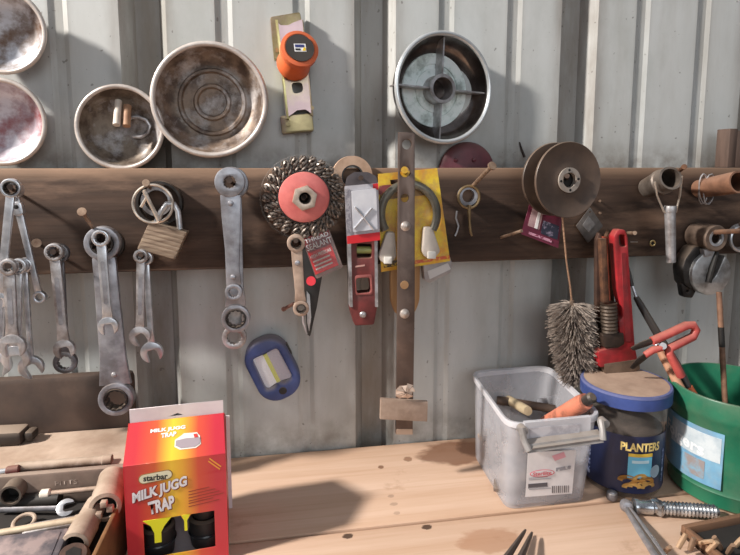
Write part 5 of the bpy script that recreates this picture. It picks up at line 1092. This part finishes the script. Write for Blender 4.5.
# ================================================================ FOREGROUND RIGHT
a, b_ = PZ(634, 506, Z0+.009), PZ(722, 512, Z0+.009); d = b_-a; L = d.length
t = thing('zinc_turnbuckle', 'shiny zinc threaded fitting lying in front of the jar', 'fitting', a); e1 = d.normalized()
prf = [(1e-5, L*.30)]
ZN = M('shiny_zinc', (214, 218, 222), (150, 152, 156), sc=60, rough=.22, metal=.9)
for k_ in range(15): prf += [(.0062, L*(.30+.042*k_)), (.0080, L*(.32+.042*k_))]
prf += [(.006, L*.95), (1e-5, L*.95)]
B().lathe(prf, (0, 0, 0), d, 24).build('threaded_body', ZN, t, 40)
B().lathe([(1e-5, 0), (.0088, 0), (.0090, L*.04), (.0080, L*.06), (.0080, L*.20), (.0062, L*.22), (.0062, L*.31), (1e-5, L*.31)], (0, 0, 0), d, 26).build('socket_end', ZN, t)
B().box(d*.27+Vector((0, 0, .001)), (.010, .016, .015), Matrix.Rotation(.4, 4, 'Z'), bev=.002).build('square_nut', ZN, t)
a = PZ(612, 495, Z0+.005); t = thing('small_knob', 'small grey knob lying on the bench between bin and jar', 'knob', a); B().lathe([(1e-5, -.0048), (.006, -.0048), (.0066, 0), (.004, .005), (1e-5, .006)], (0, 0, 0), (0, 0, 1), 20).build('body', GREYST, t); B().ring(.0050, .0012, (0, 0, .003), (0, 0, 1), 20, 6).build('collar', WORN, t)
# dark flat driver at the bottom
a, b_ = PZ(626, 506, Z0+.006), PZ(662, 560, Z0+.026); d = b_-a
t = thing('pry_bar', 'grey grooved bar running off the bottom edge below the jar', 'bar', a); sd = d.cross(Vector((0, 0, 1))).normalized()
for s_ in (-1, 1): B().tube([sd*.0022*s_, d*.5+sd*.0034*s_, d*1.3+sd*.0042*s_], [.0026, .0032, .0036], 10).build('shaft_rail', GREYST, t)
B().tube([d*.05, d*1.3], [.0022, .0034], 8).build('shaft_web', DARKST, t)
B().lathe([(1e-5, -.004), (.006, -.004), (.0075, .002), (.006, .007), (1e-5, .008)], (0, 0, .001), d, 20).build('ball_end', GREYST, t)
# pliers tips
t = thing('needle_nose_pliers', 'dark needle-nose plier tips poking up at the bottom edge', 'pliers', PZ(516, 560, Z0+.02)); o_ = PZ(516, 560, Z0+.02)
DKN = M('gunmetal', (64, 58, 58), (44, 40, 42), sc=60, rough=.4, metal=.7, dust=.3)
for (p0, p1) in (((525.5, 530), (501, 566)), ((532, 532.5), (516, 568))):
    a, b_ = PZ(*p0, Z0+.010)-o_, PZ(*p1, Z0+.022)-o_
    B().tube([a, a.lerp(b_, .1), b_], [.0012, .0020, .0044], 8).build('jaw', DKN, t)
c_ = (PZ(501, 566, Z0+.022)+PZ(516, 568, Z0+.022))/2-o_; B().cyl(c_+Vector((0, -.006, -.006)), c_+Vector((0, -.006, .005)), .011, seg=20).build('pivot', DKN, t)
for s_, nm in ((-1, 0), (1, 1)): B().tube([c_+Vector((.004*s_, -.010, 0)), c_+Vector((.014*s_, -.04, -.008)), c_+Vector((.016*s_, -.09, -.014))], [.005, .006, .006], 10).build('handle', DULLRED, t)
# scrap tray at the lower right
p0, p1 = PZ(520, 557, Z0+.012), PZ(744, 512.5, Z0+.012); xd = (p1-p0).normalized(); an = atan2(xd.y, xd.x)
c_ = PZ(690, 523.5, Z0+.012); TLEN = .20
t = thing('scrap_tray', 'low brown wooden tray of scraps at the lower right corner', 'tray', (c_.x, c_.y, Z0), (0, 0, an))
TRW = M('tray_wood', (128, 94, 70), (98, 70, 52), sc=20, stretch=(.4, 3, 3), rough=.75)
B().box((.079, -.003, .0065), (.182, .006, .013), bev=.001).build('back_wall', TRW, t); B().box((.079, -.075, .0025), (.182, .15, .004)).build('base', DKIN, t)
B().box((-.0095, -.078, .0065), (.005, .144, .013), bev=.001).build('side_wall', TRW, t); B().box((.1675, -.078, .0065), (.005, .144, .013), bev=.001).build('side_wall', TRW, t); B().box((.079, -.150, .0065), (.172, .005, .013), bev=.001).build('front_wall', TRW, t)
m = Matrix.Rotation(an, 3, 'Z')
STW = [M('scrap_wood_a', (196, 164, 132), (160, 126, 96), rough=.7), M('scrap_wood_b', (150, 120, 96), (110, 86, 68), rough=.7)]
for i, (px, py, dx, dy) in enumerate(((678, 548, 8, -14), (690, 550, 4, -12), (708, 551, 9, -9), (721, 549, -7, -12), (735, 546, 10, -10), (664, 553, 6, -6), (700, 543, 12, -2), (728, 553, 5, -8))):
    a, b_ = PZ(px, py, Z0+.008), PZ(px+dx, py+dy, Z0+.022)
    o = B().tube([Vector(), (b_-a)*.5, b_-a], [.0030, .0034, .0028], 8, flat=.7).build('wood_scrap', STW[i % 2]); o.location = a; tag(o, 'small splinter of scrap wood in the lower right tray', 'scrap', 'wood splinters in the tray')
